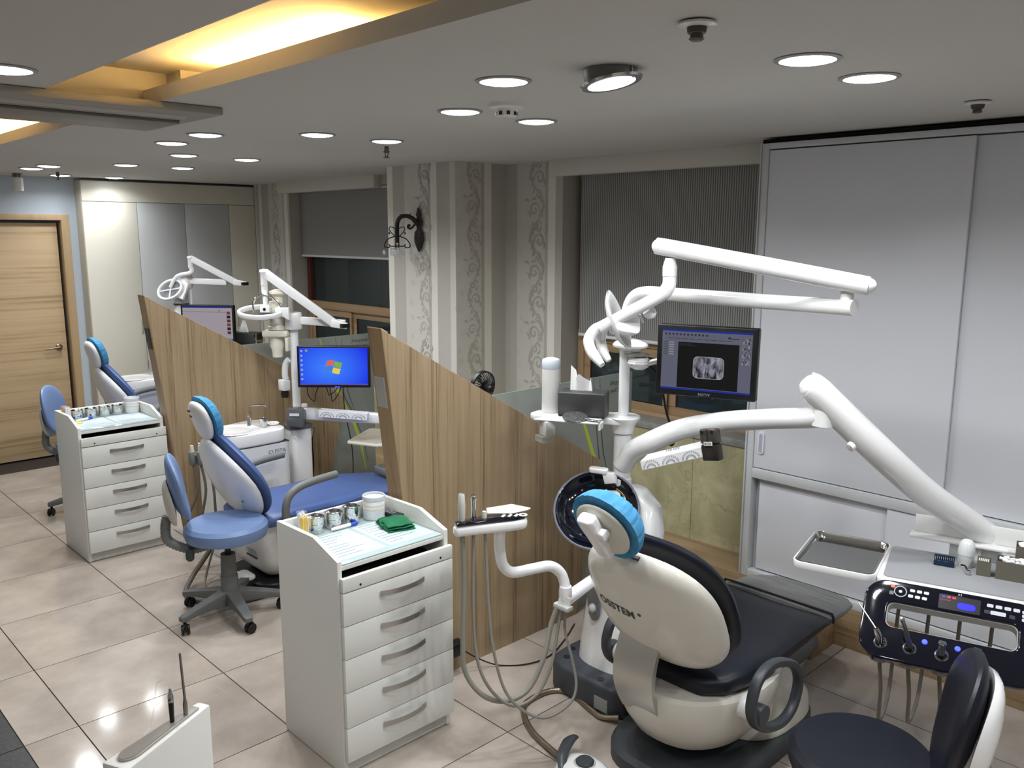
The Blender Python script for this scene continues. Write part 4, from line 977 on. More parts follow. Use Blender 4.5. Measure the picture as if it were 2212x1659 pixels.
MB().cyl((-1.935,2.52,1.63),(-1.93,2.535,1.60),.004,n=8).build('switch_lever', white_g, r)
# ---- monitor hub and screen
def quad(cx, cz, w_, h_, y, mb=None):
    mb = mb or MB(); return mb.add([(cx-w_/2,y,cz-h_/2),(cx+w_/2,y,cz-h_/2),(cx+w_/2,y,cz+h_/2),(cx-w_/2,y,cz+h_/2)], [(0,1,2,3)])
def scr(name, rgb, e=.5): return M('screen_'+name, (8,8,8), .3, emit=e, ecol=rgb)
r = root('monitor', 'black monitor showing a dental x-ray on its screen', 'monitor', (-1.792,2.752,1.445), rot=(math.radians(-2),0,math.atan2(.12,.361)), local=True)
W2, H2 = .193, .137
case = MB().box((-W2,-.012,-H2),(W2,.03,H2)).build('case', black_p, r, bevel=.006, seg=3)
sc_ = MB().box((-W2+.021,-.0128,-H2+.024),(W2-.021,-.0122,H2-.018)).build('screen', scr('grey',(150,152,178),.32), r, smooth=False)
def sq(x0, x1, z0, z1, m, nm, lv=0): return quad((x0+x1)/2,(z0+z1)/2,x1-x0,z1-z0,-.0131-.0002*lv).build(nm, m, sc_, smooth=False)
sq(-.172,.172,.112,.119,scr('bluebar',(20,50,170),.6),'title_bar'); sq(-.172,.172,-.113,-.106,scr('bluebar',(20,50,170),.6),'task_bar')
sq(-.108,.125,-.104,.072,scr('black',(6,6,8),.2),'viewer')
for k in range(12): sq(-.162+.0145*k,-.155+.0145*k,.097,.104,scr('icon',(70,72,92),.3),'toolbar_icon')
for k in range(9): sq(-.15+.028*k,-.128+.028*k,.083,.085,scr('icon',(70,72,92),.3),'menu_text')
for k in range(6): sq(-.165,-.148,.068-.009*k,.07-.009*k,scr('icon',(70,72,92),.3),'form_text'); sq(-.145,-.125,.066-.009*k,.071-.009*k,scr('field',(190,192,205),.4),'form_field')
sq(.082,.092,.092,.1,scr('logo',(10,60,90),.5),'logo_mark'); sq(.094,.125,.092,.095,scr('icon',(70,72,92),.3),'logo_text')
for k in range(3): sq(-.105,-.055+.01*k,.066-.004*k,.0675-.004*k,scr('faint',(90,100,100),.2),'viewer_text',1)
def xray_mat(nm, sc):
    m = M('screen_xray_'+nm, (8,8,8), .3, emit=.55, ecol=(190,190,225)); N = m.node_tree.nodes; L = m.node_tree.links; b = N['Principled BSDF']
    tc = N.new('ShaderNodeTexCoord'); mp = N.new('ShaderNodeMapping'); mp.inputs['Scale'].default_value = (sc*2.4,1,sc); L.new(tc.outputs['Object'], mp.inputs[0])
    nz = N.new('ShaderNodeTexNoise'); nz.inputs['Scale'].default_value = 1; nz.inputs['Detail'].default_value = 5; nz.inputs['Distortion'].default_value = .8; L.new(mp.outputs[0], nz.inputs['Vector'])
    cr = N.new('ShaderNodeValToRGB'); e = cr.color_ramp.elements; e[0].position = .38; e[0].color = (.01,.01,.015,1); e[1].position = .7; e[1].color = (.55,.55,.68,1)
    L.new(nz.outputs['Fac'], cr.inputs[0]); L.new(cr.outputs[0], b.inputs['Emission Color']); return m
fxr = [(p[0],p[1]) for p in rrect(.118,.084,.018,6,.012,-.022)]
MB().prism(fxr, 1, -.0136, -.0134).build('film_outline', scr('outline',(200,200,200),.5), sc_, smooth=False)
MB().prism([(.012+(p[0]-.012)*.965,-.022+(p[1]+.022)*.95) for p in fxr], 1, -.0139, -.0137).build('film', xray_mat('film',26), sc_, smooth=False)
for k in range(4): sq(.136,.166,.076-.026*k,.097-.026*k,xray_mat('thumb',60),'thumbnail',1)
text_mb('MOTIV', .014, M('silver_print',(196,196,198),.3,.5), case, 'lettering', (0,-.0125,-.1265), ((1,0,0),(0,0,1)), extrude=.0002, spacing=1.1)
MB().prism(rrect(.05,.008,.003,3,.005,-.139), 1, -.005, .01).build('button_bar', black_p, case)
r = root('monitor_bracket', 'rounded white and silver swivel joint holding the x-ray monitor', 'bracket', (PX,PY,1.42))
MB().lathe([(.0235,-.02),(.05,-.012),(.068,.0),(.07,.008),(.06,.02),(.03,.03),(.0235,.031)], (-2.175,2.775,1.465), 40, sx=1.1).build('top_cap', white_g, r)
MB().lathe([(.02,-.03),(.035,-.028),(.055,-.02),(.02,-.012)], (-2.14,2.775,1.455), 36).build('silver_neck', steel, r)
MB().lathe([(0,-.09),(.02,-.088),(.04,-.076),(.048,-.06),(.045,-.056),(.045,-.05),(.032,-.036),(0,-.034)], (-2.128,2.775,1.462), 36).build('lower_cap', white_g, r)
MB().tube([(-2.12,2.776,1.395),(-2.0,2.80,1.43),(-1.9,2.80,1.455),(-1.82,2.795,1.455)], [.012,.014,.016,.02], 12, sm=4).build('link', steel, r)
MB().lathe([(0,0),(.036,0),(.04,.008),(.03,.02),(0,.026)], (-1.985,2.815,1.49), 28).build('dome_cap', white_g, r)
MB().cyl((-1.985,2.815,1.44),(-1.985,2.815,1.49),.022).build('link_post', dgrey, r)
MB().tube([(-2.1,2.80,1.40),(-2.06,2.83,1.33),(-2.03,2.84,1.2),(-2.005,2.85,1.13)], .005, 8, sm=6).build('cable', black_p, r)
cb = MB().tube([(-2.005,2.85,1.14),(-2.03,2.85,1.10),(-2.015,2.86,1.06),(-1.99,2.85,1.10),(-2.02,2.84,1.13),(-2.035,2.85,1.07),(-2.0,2.85,1.12),(-1.98,2.86,1.14),(-1.9,2.86,1.16),(-1.82,2.84,1.19)], .007, 8, sm=6).build('cable_bundle', black_p, r)
# things on the tissue shelf -----------------------------------------
ZS = 1.166
r = root('tissue_box', 'dark grey leatherette tissue box on the unit shelf', 'tissue box', (-2.325,2.66,ZS), rot=(0,0,math.atan2(.1,.175)), local=True)
MB().box((-.10,-.055,0),(.10,.055,.107)).build('box', M('dark_leatherette',(62,62,62),.45,bump=.2,bscale=500), r, bevel=.008, seg=3)
rows = []
for i in range(9):
    t = i/8; rows.append([(-.06+.012*j+.01*t*math.sin(j*1.3), .012*math.sin(j*1.1+.6)*(.5+t)+.004*t*math.cos(3*j), .1065+(.075+.014*math.sin(j*1.9)+.03*(j == 0)-.03*(j/8))*t) for j in range(9)])
mb = MB()
for row in rows: mb.v += [Vector(p) for p in row]
for row in rows: mb.v += [Vector((p[0],p[1]+.0015,p[2])) for p in row]
for o_ in (0,81):
    for i in range(8):
        for j in range(8): mb.f.append((o_+i*9+j,o_+i*9+j+1,o_+(i+1)*9+j+1,o_+(i+1)*9+j))
mb.build('tissue', M('tissue_paper',(232,232,230),.9), r, ang=80)
text_mb('· · · · · · ·', .012, M('emboss',(40,40,40),.5), r, 'lettering', (0,-.0556,.02), ((1,0,0),(0,0,1)), extrude=.0002)
r = root('cup_dispenser', 'tall translucent white paper cup dispenser tube on the unit shelf', 'cup dispenser', (-2.475,2.615,ZS))
MB().lathe([(0,0),(.036,0),(.038,.004),(.038,.2),(0,.2)], (-2.475,2.615,ZS), 36).build('cup_stack', M('cup_white',(226,226,224),.5), r)
MB().lathe([(.0385,.19),(.0395,.193),(.0395,.222),(.036,.23),(.02,.236),(0,.238)], (-2.475,2.615,ZS), 36).build('cap', M('cap_blue_white',(206,216,226),.2), r)
r = root('shelf_tray', 'small white plate holding a hand mirror on the unit shelf edge', 'tray', (-2.33,2.58,1.145))
MB().prism([(-2.405,2.44),(-2.41,2.53),(-2.215,2.65),(-2.165,2.565)], 2, 1.1665, 1.172).build('plate', white_p, r, bevel=.002)
MB().prism([(-2.20,2.63),(-2.17,2.575),(-2.165,2.58),(-2.195,2.635)], 2, 1.14, 1.1664).build('clip', white_p, r)
r = root('hand_mirror', 'silver glitter hand mirror lying on the small white shelf plate', 'mirror', (-2.275,2.55,1.172))
glit = M('silver_glitter',(190,190,192),.25,.9,var=(40,42,46),vscale=220,bump=.8,bscale=260)
md = Vector((-2.17,2.585,0))-Vector((-2.275,2.55,0)); md.normalize()
MB().lathe([(0,0),(.05,0),(.052,.004),(.05,.008),(0,.009)], (-2.275,2.55,1.180), 36, (.16,-.16,1)).build('mirror_disc', glit, r)
MB().tube([Vector((-2.275,2.55,1.183))+md*.045,Vector((-2.275,2.55,1.177))+md*.07,Vector((-2.275,2.55,1.177))+md*.11], [.009,.008,.01], 10, flat=(.45,1)).build('handle', glit, r)
# ---- assistant's instrument holder ---------------------------------
r = root('assistant_holder', 'white jointed arm with dark control head and three hanging handpieces', 'instrument holder', (-2.05,2.3,.55))
MB().tube([(-2.12,1.985,.885),(-2.13,1.99,.84),(-2.137,2.0,.79),(-2.135,2.012,.735),(-2.122,2.048,.70),(-2.094,2.124,.70),(-2.068,2.19,.70),(-2.05,2.228,.67),(-2.037,2.238,.63),(-2.031,2.235,.60)], .0205, 20, sm=5).build('bent_arm', white_g, r)
MB().lathe([(0,-.03),(.022,-.03),(.025,-.015),(.025,.02),(.023,.035),(0,.035)], (-2.028,2.235,.585)).build('joint', white_g, r)
MB().tube([(-2.015,2.215,.567),(-2.03,2.25,.565),(-2.10,2.45,.545),(-2.135,2.575,.535)], [.024,.026,.025,.025], 20).build('stub_arm', white_g, r)
MB().box((-2.06,2.20,.535),(-1.985,2.235,.555)).build('hose_clamp', M('clamp_white',(206,208,206),.4), r, bevel=.006)
hd = [(-2.185,1.815),(-2.15,1.80),(-2.115,1.88),(-2.055,2.005),(-2.045,2.045),(-2.065,2.07),(-2.10,2.06),(-2.135,2.0),(-2.165,1.93)]
MB().prism(hd, 2, .885, .925).build('head', white_g, r, bevel=.014, seg=3)
top = MB().prism([(-2.11+(x+2.11)*.93,1.95+(y-1.95)*.96) for x, y in hd], 2, .9255, .936).build('control_face', navy_g, r, bevel=.004)
for i in range(3):
    for j in range(3): MB().prism(rrect(.012,.007,.003,3,-2.098+i*.0135-.004*j,1.975+i*.019+.011*j*.8), 2, .936, .9375).build('button', white_p, top)
MB().lathe([(.008,.936),(.016,.936),(.016,.9375),(.008,.9375)], (-2.062,2.042,0), 20).build('dial', white_p, top)
tr = MB().prism([(-2.195,1.985),(-2.165,2.085),(-2.085,2.105),(-2.08,2.085),(-2.09,2.02),(-2.15,1.95)], 2, .938, .944).build('side_tray', white_p, r, bevel=.004)
for k, (x, y) in enumerate(((-2.16,1.845),(-2.142,1.886),(-2.125,1.925))):
    MB().lathe([(.012,-.022),(.017,-.02),(.018,.005),(.014,.012),(.011,.012),(.010,-.022)], (x-.012,y-.004,.915), 20).build('holder_ring', white_g, r)
H1 = [(-2.168,1.845,.93),(-2.16,1.846,.724),(-2.154,1.835,.5),(-2.148,1.839,.376),(-2.117,1.89,.279),(-2.083,1.972,.233),(-2.055,2.065,.253),(-2.042,2.136,.362),(-2.052,2.183,.473),(-2.043,2.211,.545)]
H2 = [(-2.152,1.886,.93),(-2.139,1.871,.635),(-2.125,1.875,.426),(-2.096,1.916,.295),(-2.057,1.995,.216),(-2.023,2.081,.242),(-2.013,2.144,.333),(-2.032,2.2,.456),(-2.03,2.215,.538)]
H3 = [(-2.135,1.922,.93),(-2.101,1.91,.635),(-2.082,1.915,.463),(-2.048,1.94,.306),(-2.005,1.992,.221),(-1.956,2.062,.186),(-1.929,2.157,.214),(-1.932,2.197,.271),(-1.97,2.211,.363),(-2.014,2.219,.456),(-2.017,2.23,.538)]
lab = ('suction handpiece with a thick hose, leftmost on the white assistant holder','chrome three-way syringe in the middle of the assistant holder','short saliva ejector on the right of the assistant holder')
for k, (H, rad) in enumerate(((H1,.0095),(H2,.006),(H3,.0055))):
    x, y = H[0][0], H[0][1]
    hp = root('handpiece', lab[k], 'handpiece', (x,y,.93), 'handpieces on the assistant holder')
    MB().tube(H, rad, 12, sm=6).build('hose', hosem, hp)
    if k == 0: MB().lathe([(0,-.01),(.010,-.01),(.013,.02),(.014,.06),(.011,.1),(.009,.103),(.009,.09),(0,.09)], (x,y,.93), 18).build('body', M('handpiece_grey',(196,198,190),.4), hp)
    if k == 1:
        MB().lathe([(0,-.01),(.009,-.01),(.009,.07),(.011,.078),(.011,.088),(.007,.094),(0,.095)], (x,y,.93), 18).build('body', chrome, hp)
        MB().tube([(x,y,1.02),(x+.004,y+.003,1.05)], .002, 6).build('tip', chrome, hp)
    if k == 2: MB().lathe([(0,-.01),(.008,-.01),(.009,.025),(.007,.03),(0,.03)], (x,y,.93), 18).build('body', M('handpiece_grey',(196,198,190)), hp)
# ---- foot control and its steel hose
r = root('foot_control', 'white and grey foot control pedal on the floor by the dark chair', 'foot pedal', (-1.80,2.10,0))
MB().loft([superring(-1.80,2.09,z,hx,hy,2.5) for z, hx, hy in ((0,.10,.085),(.02,.105,.09),(.045,.095,.08),(.06,.07,.06),(.064,.05,.045))]).build('housing', white_g, r)
MB().lathe([(0,0),(.033,0),(.033,.006),(.028,.012),(0,.013)], (-1.80,2.10,.064), 28).build('button', dgrey, r)
MB().lathe([(.036,0),(.04,.002),(.036,.004)], (-1.80,2.10,.062), 28).build('button_ring', M('ring_grey',(180,182,182),.3), r)
MB().tube([(-1.845,2.03,.05),(-1.88,2.07,.07),(-1.915,2.14,.075),(-1.935,2.20,.06)], [.012,.017,.018,.012], 14, sm=4, flat=(.55,1.2)).build('lever', M('lever_grey',(72,76,82),.3), r)
MHs = [(-1.93,2.455,.03),(-2.0,2.43,.014),(-2.06,2.44,.012),(-2.206,2.475,.012),(-2.279,2.429,.012),(-2.288,2.299,.012),(-2.237,2.227,.012),(-2.122,2.159,.012),(-1.973,2.12,.016),(-1.90,2.10,.03)]
o = MB().tube(MHs, .0115, 12, sm=12).build('steel_hose', M('steel_braid',(150,140,122),.3,.9,bump=.8,bscale=300), r, label='braided steel hose')
# grey corrugated drain hose into the duct box
o = MB(); cpts = [Vector((-1.62,3.02,.15)),Vector((-1.625,3.15,.145)),Vector((-1.65,3.33,.11)),Vector((-1.68,3.497,.09))]
sp = MB().tube(cpts, .05, 4, sm=14); ctr = [sum((sp.v[i*4+k] for k in range(4)), Vector())/4 for i in range(len(sp.v)//4)]
o = MB().tube(ctr, [.052+.006*(i % 2) for i in range(len(ctr))], 18).build('corrugated_hose', grey_p, ang=80); tag(o, 'grey corrugated drain hose between dark chair base and duct box', 'hose')
# ================================================================ INSTRUMENT TABLE
TR = math.radians(17)
r = root('instrument_table', 'grey-topped instrument table with glossy navy control panel', 'instrument table', (-1.09,2.755,.795), rot=(0,0,TR), local=True)
MB().prism(rrect(.50,.345,.03,5,.245,.172), 2, -.055, -.004).build('body', white_g, r, bevel=.006, seg=3)
MB().prism(rrect(.47,.315,.02,5,.25,.178), 2, -.0038, .0).build('rubber_mat', M('mat_grey',(150,151,154),.6), r)
PT = Matrix.Translation((.228,-.008,-.002)) @ Matrix.Rotation(math.radians(44),4,'X')
def pan(mb): return mb.xf(PT)
outer = [(p[0]*(1+.0*p[1]), p[1]) for p in rrect(.515,.272,.072,8,.0,-.136)]
inner = rrect(.37,.086,.022,8,.0,-.118)
panel = pan(ring_prism(outer, inner, -.02, .004)).build('control_panel', navy_g, r, bevel=.006, seg=3)
pan(ring_prism(rrect(.376,.092,.024,8,0,-.118), rrect(.366,.082,.022,8,0,-.118), -.045, -.004)).build('handle_lining', M('lining_grey',(170,170,166),.35), panel)
pan(MB().prism(rrect(.118,.05,.003,3,.02,-.042), 2, .0042, .0052)).build('display', scr('panelgrey',(60,58,70),.35), panel)
pan(MB().prism(rrect(.052,.022,.011,6,.04,-.048), 2, .0053, .0055)).build('display_glow', scr('panelblue',(40,40,255),1.6), panel)
for k, c_ in enumerate(((60,90,255),(255,90,90),(255,80,90))): pan(MB().prism(rrect(.011,.007,.002,3,-.026+.015*k,-.025), 2, .0053, .0055)).build('display_icon', scr('icon%d' % k,c_,.8), panel)
pan(MB().prism(rrect(.03,.003,.001,2,-.02,-.036), 2, .0053, .0055)).build('display_text', scr('redtext',(220,60,60),.6), panel)
btn = M('panel_button',(196,198,206),.35)
def pb(x, y, w_=.015, h_=.010, m=btn, nm='button'): return pan(MB().prism(rrect(w_,h_,.003,4,x,y), 2, .0042, .0055)).build(nm, m, panel)
for i in range(3): pb(-.117+.0205*i,-.026); pb(-.121+.0205*i,-.046)
pan(MB().lathe([(.0165,.0042),(.0195,.0042),(.0195,.0052),(.0165,.0052)], (-.152,-.036,0), 28)).build('jog_ring', M('jog_grey',(150,152,156),.3), panel)
pb(-.152,-.036,.010,.009); pb(-.176,-.022,.013,.010,M('orange_button',(220,96,60),.4),'power_button'); pb(-.178,-.046,.013,.013,M('dark_button',(50,52,66),.3))
for i in range(4): pb(.105+.024*i,-.028,.018,.011)
for i in range(3): pb(.2,-.03-.013*i,.016,.010)
pb(.128,-.05,.042,.013); pb(.098,-.05,.016,.012,M('dark_button',(50,52,66))); pb(.166,-.053,.016,.012,M('dark_button',(50,52,66)))
text_mb('K5', .010, M('silver_print',(196,196,198)), panel, 'lettering', PT @ Vector((.02,-.011,.0045)), (PT.to_3x3() @ Vector((1,0,0)), PT.to_3x3() @ Vector((0,1,0))), extrude=.0002)
# holder sockets with handpieces
hx = [-.19,-.105,-.015,.08]
for k, x in enumerate(hx):
    pan(MB().lathe([(.013,-.004),(.019,-.002),(.020,.006),(.016,.009),(.013,.006)], (x,-.222,0), 24)).build('holder_ring', M('ring_steel',(150,150,152),.25,.9), panel)
    pan(MB().loft([superring(x-.0,-.24,z,hw,hh,2.4,24) for z, hw, hh in ((-.05,.028,.03),(-.02,.034,.04),(.0,.03,.035))])).build('holder_bump', navy_g, panel)
for x in (-.065,.027): pan(MB().lathe([(0,0),(.0085,0),(.007,.003),(0,.004)], (x,-.19,.0045), 16)).build('status_light', led_b, panel)
RM = r.matrix_world if 0 else (Matrix.Translation((-1.09,2.755,.795)) @ Matrix.Rotation(TR,4,'Z'))
hl = ('steel syringe with a long needle tip, leftmost on the navy panel','dark handpiece with slim angled head beside the left blue light','short grey handpiece beside the right blue light','chrome handpiece partly behind the navy stool back')
for k, x in enumerate(hx):
    base = RM @ PT @ Vector((x,-.222,.004)); nn = (RM @ PT).to_3x3() @ Vector((0,0,1)); upv = (RM @ PT).to_3x3() @ Vector((0,1,0)); rt = (RM @ PT).to_3x3() @ Vector((1,0,0))
    hp = root('handpiece', hl[k], 'handpiece', base, 'handpieces on the instrument table')
    if k == 0:
        MB().tube([base-nn*.03,base+nn*.015,base+nn*.03+upv*.012-rt*.006,base+nn*.045+upv*.025-rt*.016], [.009,.011,.012,.008], 16).build('body', chrome, hp)
        MB().tube([base+nn*.045+upv*.025-rt*.016, base+nn*.07+upv*.09-rt*.075], [.003,.0015], 8).build('needle', chrome, hp)
    elif k == 1:
        MB().tube([base-nn*.03,base+nn*.02,base+nn*.05+upv*.03-rt*.012,base+nn*.062+upv*.062-rt*.026], [.009,.010,.007,.0055], 16).build('body', M('dark_steel',(90,90,94),.25,.8), hp)
        MB().lathe([(0,-.006),(.007,-.005),(.007,.006),(0,.007)], base+nn*.062+upv*.064-rt*.027, 14, nn).build('head', chrome, hp)
    else:
        MB().tube([base-nn*.03,base+nn*.018,base+nn*.034+upv*.02], [.009,.011,.008], 16).build('body', M('dark_steel',(90,90,94)), hp)
        MB().box((-.011,-.006,-.004),(.011,.006,.008)).xf(Matrix.Translation(base+nn*.036+upv*.024)).build('head', chrome, hp, bevel=.003)
    b0 = base-nn*.03; bk = RM @ Vector((.06+.1*k,.30,-.05))
    if k < 4:
        lo = .30+.02*k; m1 = b0*.75+bk*.25; m2 = b0*.3+bk*.7
        MB().tube([b0, b0-nn*.03-Vector((0,0,.05)), Vector((b0.x+.0,b0.y+.03,.46)), Vector((m1.x,m1.y,lo)), Vector((m2.x,m2.y,lo-.01)), Vector((bk.x,bk.y-.02,.46)), bk], .0065, 10, sm=6).build('hose', M('hose_taupe',(112,106,96),.5), hp)
# steel tray at the table's left
r = root('instrument_tray', 'shallow polished steel tray in a white frame left of the instrument table', 'tray', (-1.27,2.885,.79), rot=(0,0,math.radians(14)), local=True)
ring_prism(rrect(.275,.37,.035,8), rrect(.262,.357,.03,8), -.018, .008).build('frame', white_g, r, bevel=.003)
mir = M('polished_steel',(150,149,146),.1,1.)
MB().loft([[(p[0],p[1],z) for p in rrect(w_,h_,q,8)] for w_, h_, q, z in ((.262,.357,.03,.009),(.256,.351,.028,.006),(.240,.335,.025,-.012),(.236,.331,.024,-.013))], cap=False).build('rim', chrome, r)
MB().prism(rrect(.238,.333,.024,8), 2, -.016, -.0125).build('pan', mir, r)
MB().tube([(.13,.02,-.01),(.17,.02,-.02),(.22,-.02,-.03)], .012, 10).build('tray_arm', white_g, r)
# things standing on the table
def T2W(x, y, z=0.0): return RM @ Vector((x,y,z))
r = root('bur_block', 'small navy block holding a row of dental burs on the table', 'bur holder', T2W(.19,.215,.0005), rot=(0,0,TR-.02), local=True)
MB().box((-.032,-.012,0),(.032,.012,.018)).build('block', M('bur_blue',(18,38,66),.35), r, bevel=.002)
MB().box((-.032,.004,.018),(.032,.012,.034)).build('back_rest', M('bur_blue',(18,38,66)), r, bevel=.002)
for k in range(10): MB().cyl((-.027+.006*k,-.002,.018),(-.027+.006*k,-.002,.031),.0014,n=8).build('bur', chrome, r)
c = T2W(.255,.25,.0005)
r = root('cotton_jar', 'translucent white dome-capped jar behind the bur block', 'jar', c)
MB().lathe([(0,0),(.025,0),(.026,.003),(.026,.045),(0,.045)], c, 28).build('body', M('milky',(214,216,214),.3,alpha=.9), r)
MB().lathe([(.027,.042),(.027,.06),(.024,.08),(.016,.092),(.006,.096),(0,.096)], c, 28).build('cap', M('milky_cap',(222,224,224),.25), r)
c = T2W(.265,.165,.0005)
r = root('bur_nut', 'small round steel nut beside the bur block', 'nut', c)
MB().lathe([(.004,0),(.008,0),(.009,.004),(.008,.012),(.004,.012)], c+Vector((0,0,.002)), 18, None).build('ring', chrome, r)
MB().tube([c+Vector((-.004,.006,.01)),c+Vector((-.02,.03,.016)),c+Vector((-.035,.035,.014))], .003, 8, sm=4).build('stem', black_p, r)
boxm = M('box_taupe',(104,99,88),.45)
def open_box(x, y, w_, d_, h_, label, fill, grp='taupe boxes on the instrument table'):
    c = T2W(x,y,.0005); b = root('supply_box', label, 'box', c, grp, rot=(0,0,TR-.03), local=True)
    t = .002
    MB().box((-w_/2,-d_/2,0),(w_/2,-d_/2+t,h_)).build('front_wall', boxm, b, smooth=False); MB().box((-w_/2,d_/2-t,0),(w_/2,d_/2,h_*1.05)).build('back_wall', boxm, b, smooth=False)
    MB().box((-w_/2,-d_/2+t,0),(-w_/2+t,d_/2-t,h_)).build('side_wall', boxm, b, smooth=False); MB().box((w_/2-t,-d_/2+t,0),(w_/2,d_/2-t,h_)).build('side_wall', boxm, b, smooth=False)
    if fill == 'strip':
        for k in range(6): MB().box((-w_/2+.004+k*.0055,-d_/2+.005,.01),(-w_/2+.0072+k*.0055,d_/2-.005,h_-.002)).build('paper_point', cotton, b)
    else:
        rg = random.Random(int(x*1000))
        for k in range(16 if w_ > .05 else 8):
            xx, yy = rg.uniform(-w_/2+.012,w_/2-.012), rg.uniform(-d_/2+.01,d_/2-.01); a = rg.uniform(0,3.1)
            MB().tube([(xx-.012*math.cos(a),yy-.006*math.sin(a),h_-.004+.004*rg.random()),(xx+.012*math.cos(a),yy+.006*math.sin(a),h_-.002+.006*rg.random())], .0055, 8).build('cotton_roll', cotton, b)
    return b
open_box(.31,.195,.042,.04,.052,'small taupe box of paper points beside the bur block','strip')
open_box(.395,.20,.10,.06,.062,'wide taupe box of cotton rolls on the table','rolls')
b = open_box(.43,.265,.06,.05,.10,'tall taupe box at the back of the table near the frame edge','rolls')
c = T2W(.34,.27,.0005)
# white acrylic splash shelf behind the table
r = root('splash_shelf', 'white upright shelf plate standing behind the instrument table', 'shelf', T2W(.25,.325,0), rot=(0,0,TR-.06), local=True)
MB().box((-.17,.03,.06),(.33,.036,.125)).build('upright', white_p, r, bevel=.002)
MB().box((-.18,-.02,.05),(.33,.04,.0598)).build('ledge', white_p, r, bevel=.003)
MB().box((-.05,.0,-.03),(.05,.02,.05)).build('support', white_p, r, bevel=.004)
# ================================================================ BLUE CHAIRS (middle and far bay)
white_c = M('warm_white_plastic', (226,226,226), .3, coat=.3); cream_p = M('cream_plastic', (226,222,206), .35)
prt = M('print_grey', (110,112,116), .5)
def blue_chair(X, dy, lift, label, detail=True):
    Yo = dy
    r = root('dental_chair', label, 'dental chair', (X,2.3+Yo,0), 'blue dental chairs')
    MB().prism(rrect(.46,.86,.12,8,X,2.42+Yo), 2, 0, .07).build('base_plate', black_p, r, bevel=.015, seg=3)
    MB().loft([[(p[0],p[1],z) for p in rrect(w_,h_,q,6,X,2.32+Yo)] for w_, h_, q, z in ((.28,.46,.06,.08),(.36,.56,.07,.13),(.40,.60,.07,.2),(.42,.62,.07,.36+lift),(.40,.60,.07,.40+lift))]).build('base_housing', white_c, r)
    rows = []
    for y, hw, zt, zb in ((1.98,.12,.42,.39),(2.0,.2,.445,.375),(2.06,.25,.47,.37),(2.2,.265,.475,.37),(2.45,.265,.47,.37),(2.6,.265,.48,.375),(2.7,.26,.475,.38),(2.9,.25,.445,.37),(3.1,.235,.41,.345),(3.2,.22,.395,.34),(3.25,.17,.385,.345),(3.265,.1,.375,.35)):
        n = 28; rg = []
        for k in range(n):
            a = 2*math.pi*k/n; cx, cz = sgnp(math.cos(a),.55), sgnp(math.sin(a),.7)
            rg.append((X+hw*cx, y+Yo, lift+(zt+zb)/2+(zt-zb)/2*cz-.02*(1-abs(cx)**2)*(cz > 0)))
        rows.append(rg)
    MB().loft(rows).build('seat', blue_v, r)
    F = frame((X+.05,1.917+Yo,.659+lift), 0, math.radians(24)); tp = lambda t: 1-.5*max(0,t+.1)**1.3 if t > -.1 else 1-.12*(t+.1)**2
    pillow(.28,.245,.05,.012,2.5,3.4,48,10,lambda s,t: .3*s*s, tp).xf(F).build('back_shell', white_c, r)
    pillow(.29,.268,.02,.05,2.5,3,48,9,lambda s,t: .3*s*s, tp).xf(F @ Matrix.Translation((0,.036,.012))).build('back_cushion', blue_v, r)
    MB().lathe([(0,0),(.007,0),(.006,.002),(0,.002)], F @ Vector((.16,-.04,-.09)), 12, F.to_3x3() @ Vector((0,-1,0))).build('screw_cap', dgrey, r)
    hc = Vector((X+.035,1.803+Yo,.975+lift)); FH = frame(hc, 0, math.radians(17))
    pillow(.10,.108,.028,.02,2.6,4,40,8,lambda s,t: .6*s*s,lambda t: 1-.22*max(0,-t)).xf(FH).build('headrest_plate', white_c, r)
    cov = crinkle(pillow(.118,.125,.0,.065,2.5,2.6,120,10,lambda s,t: .018+.5*s*s,lambda t: 1-.16*max(0,-t)), .0016, 8)
    cov.xf(FH).build('headrest_cover', blue_cloth, r, label='blue disposable cover', ang=80)
    MB().box((-.028,-.012,-.05),(.028,.02,.03)).xf(frame(hc+Vector((0,.04,-.12)), 0, math.radians(20))).build('headrest_hinge', dgrey, r, bevel=.004)
    if detail:
        for k, (s, t) in enumerate(((-.05,.06),(-.045,.03))): MB().box((-.012,-.002,-.005),(.012,.003,.005)).xf(FH @ Matrix.Translation((s,-.027,t))).build('adjust_slot', black_p, r)
    for sx in (1,-1):
        x = X+sx*.29
        MB().tube([(x,2.13+Yo,.38+lift),(x,2.115+Yo,.46+lift),(x,2.13+Yo,.545+lift),(x,2.19+Yo,.592+lift),(x,2.29+Yo,.612+lift),(x,2.43+Yo,.622+lift)], .021, 16, sm=5).build('armrest', grey_p, r)
        MB().tube([(X+sx*.2,2.2+Yo,.36+lift),(x,2.14+Yo,.385+lift)], .02, 12).build('armrest_mount', grey_p, r)
    if detail:
        text_mb('CLESTA', .034, prt, r, 'lettering', (X+.08,2.0135+Yo,.23), ((1,0,0),(0,0,1)), extrude=.0004)
        MB().box((X+.025,2.0125+Yo,.198),(X+.135,2.024+Yo,.205)).build('name_bar', M('print_black',(40,38,36)), r)
    return r
blue_chair(-4.2, 0, 0, 'blue dental chair with white back shell in the middle bay')
blue_chair(-6.6, .26, .065, 'blue dental chair in the farthest bay, half hidden by the far cart', False)
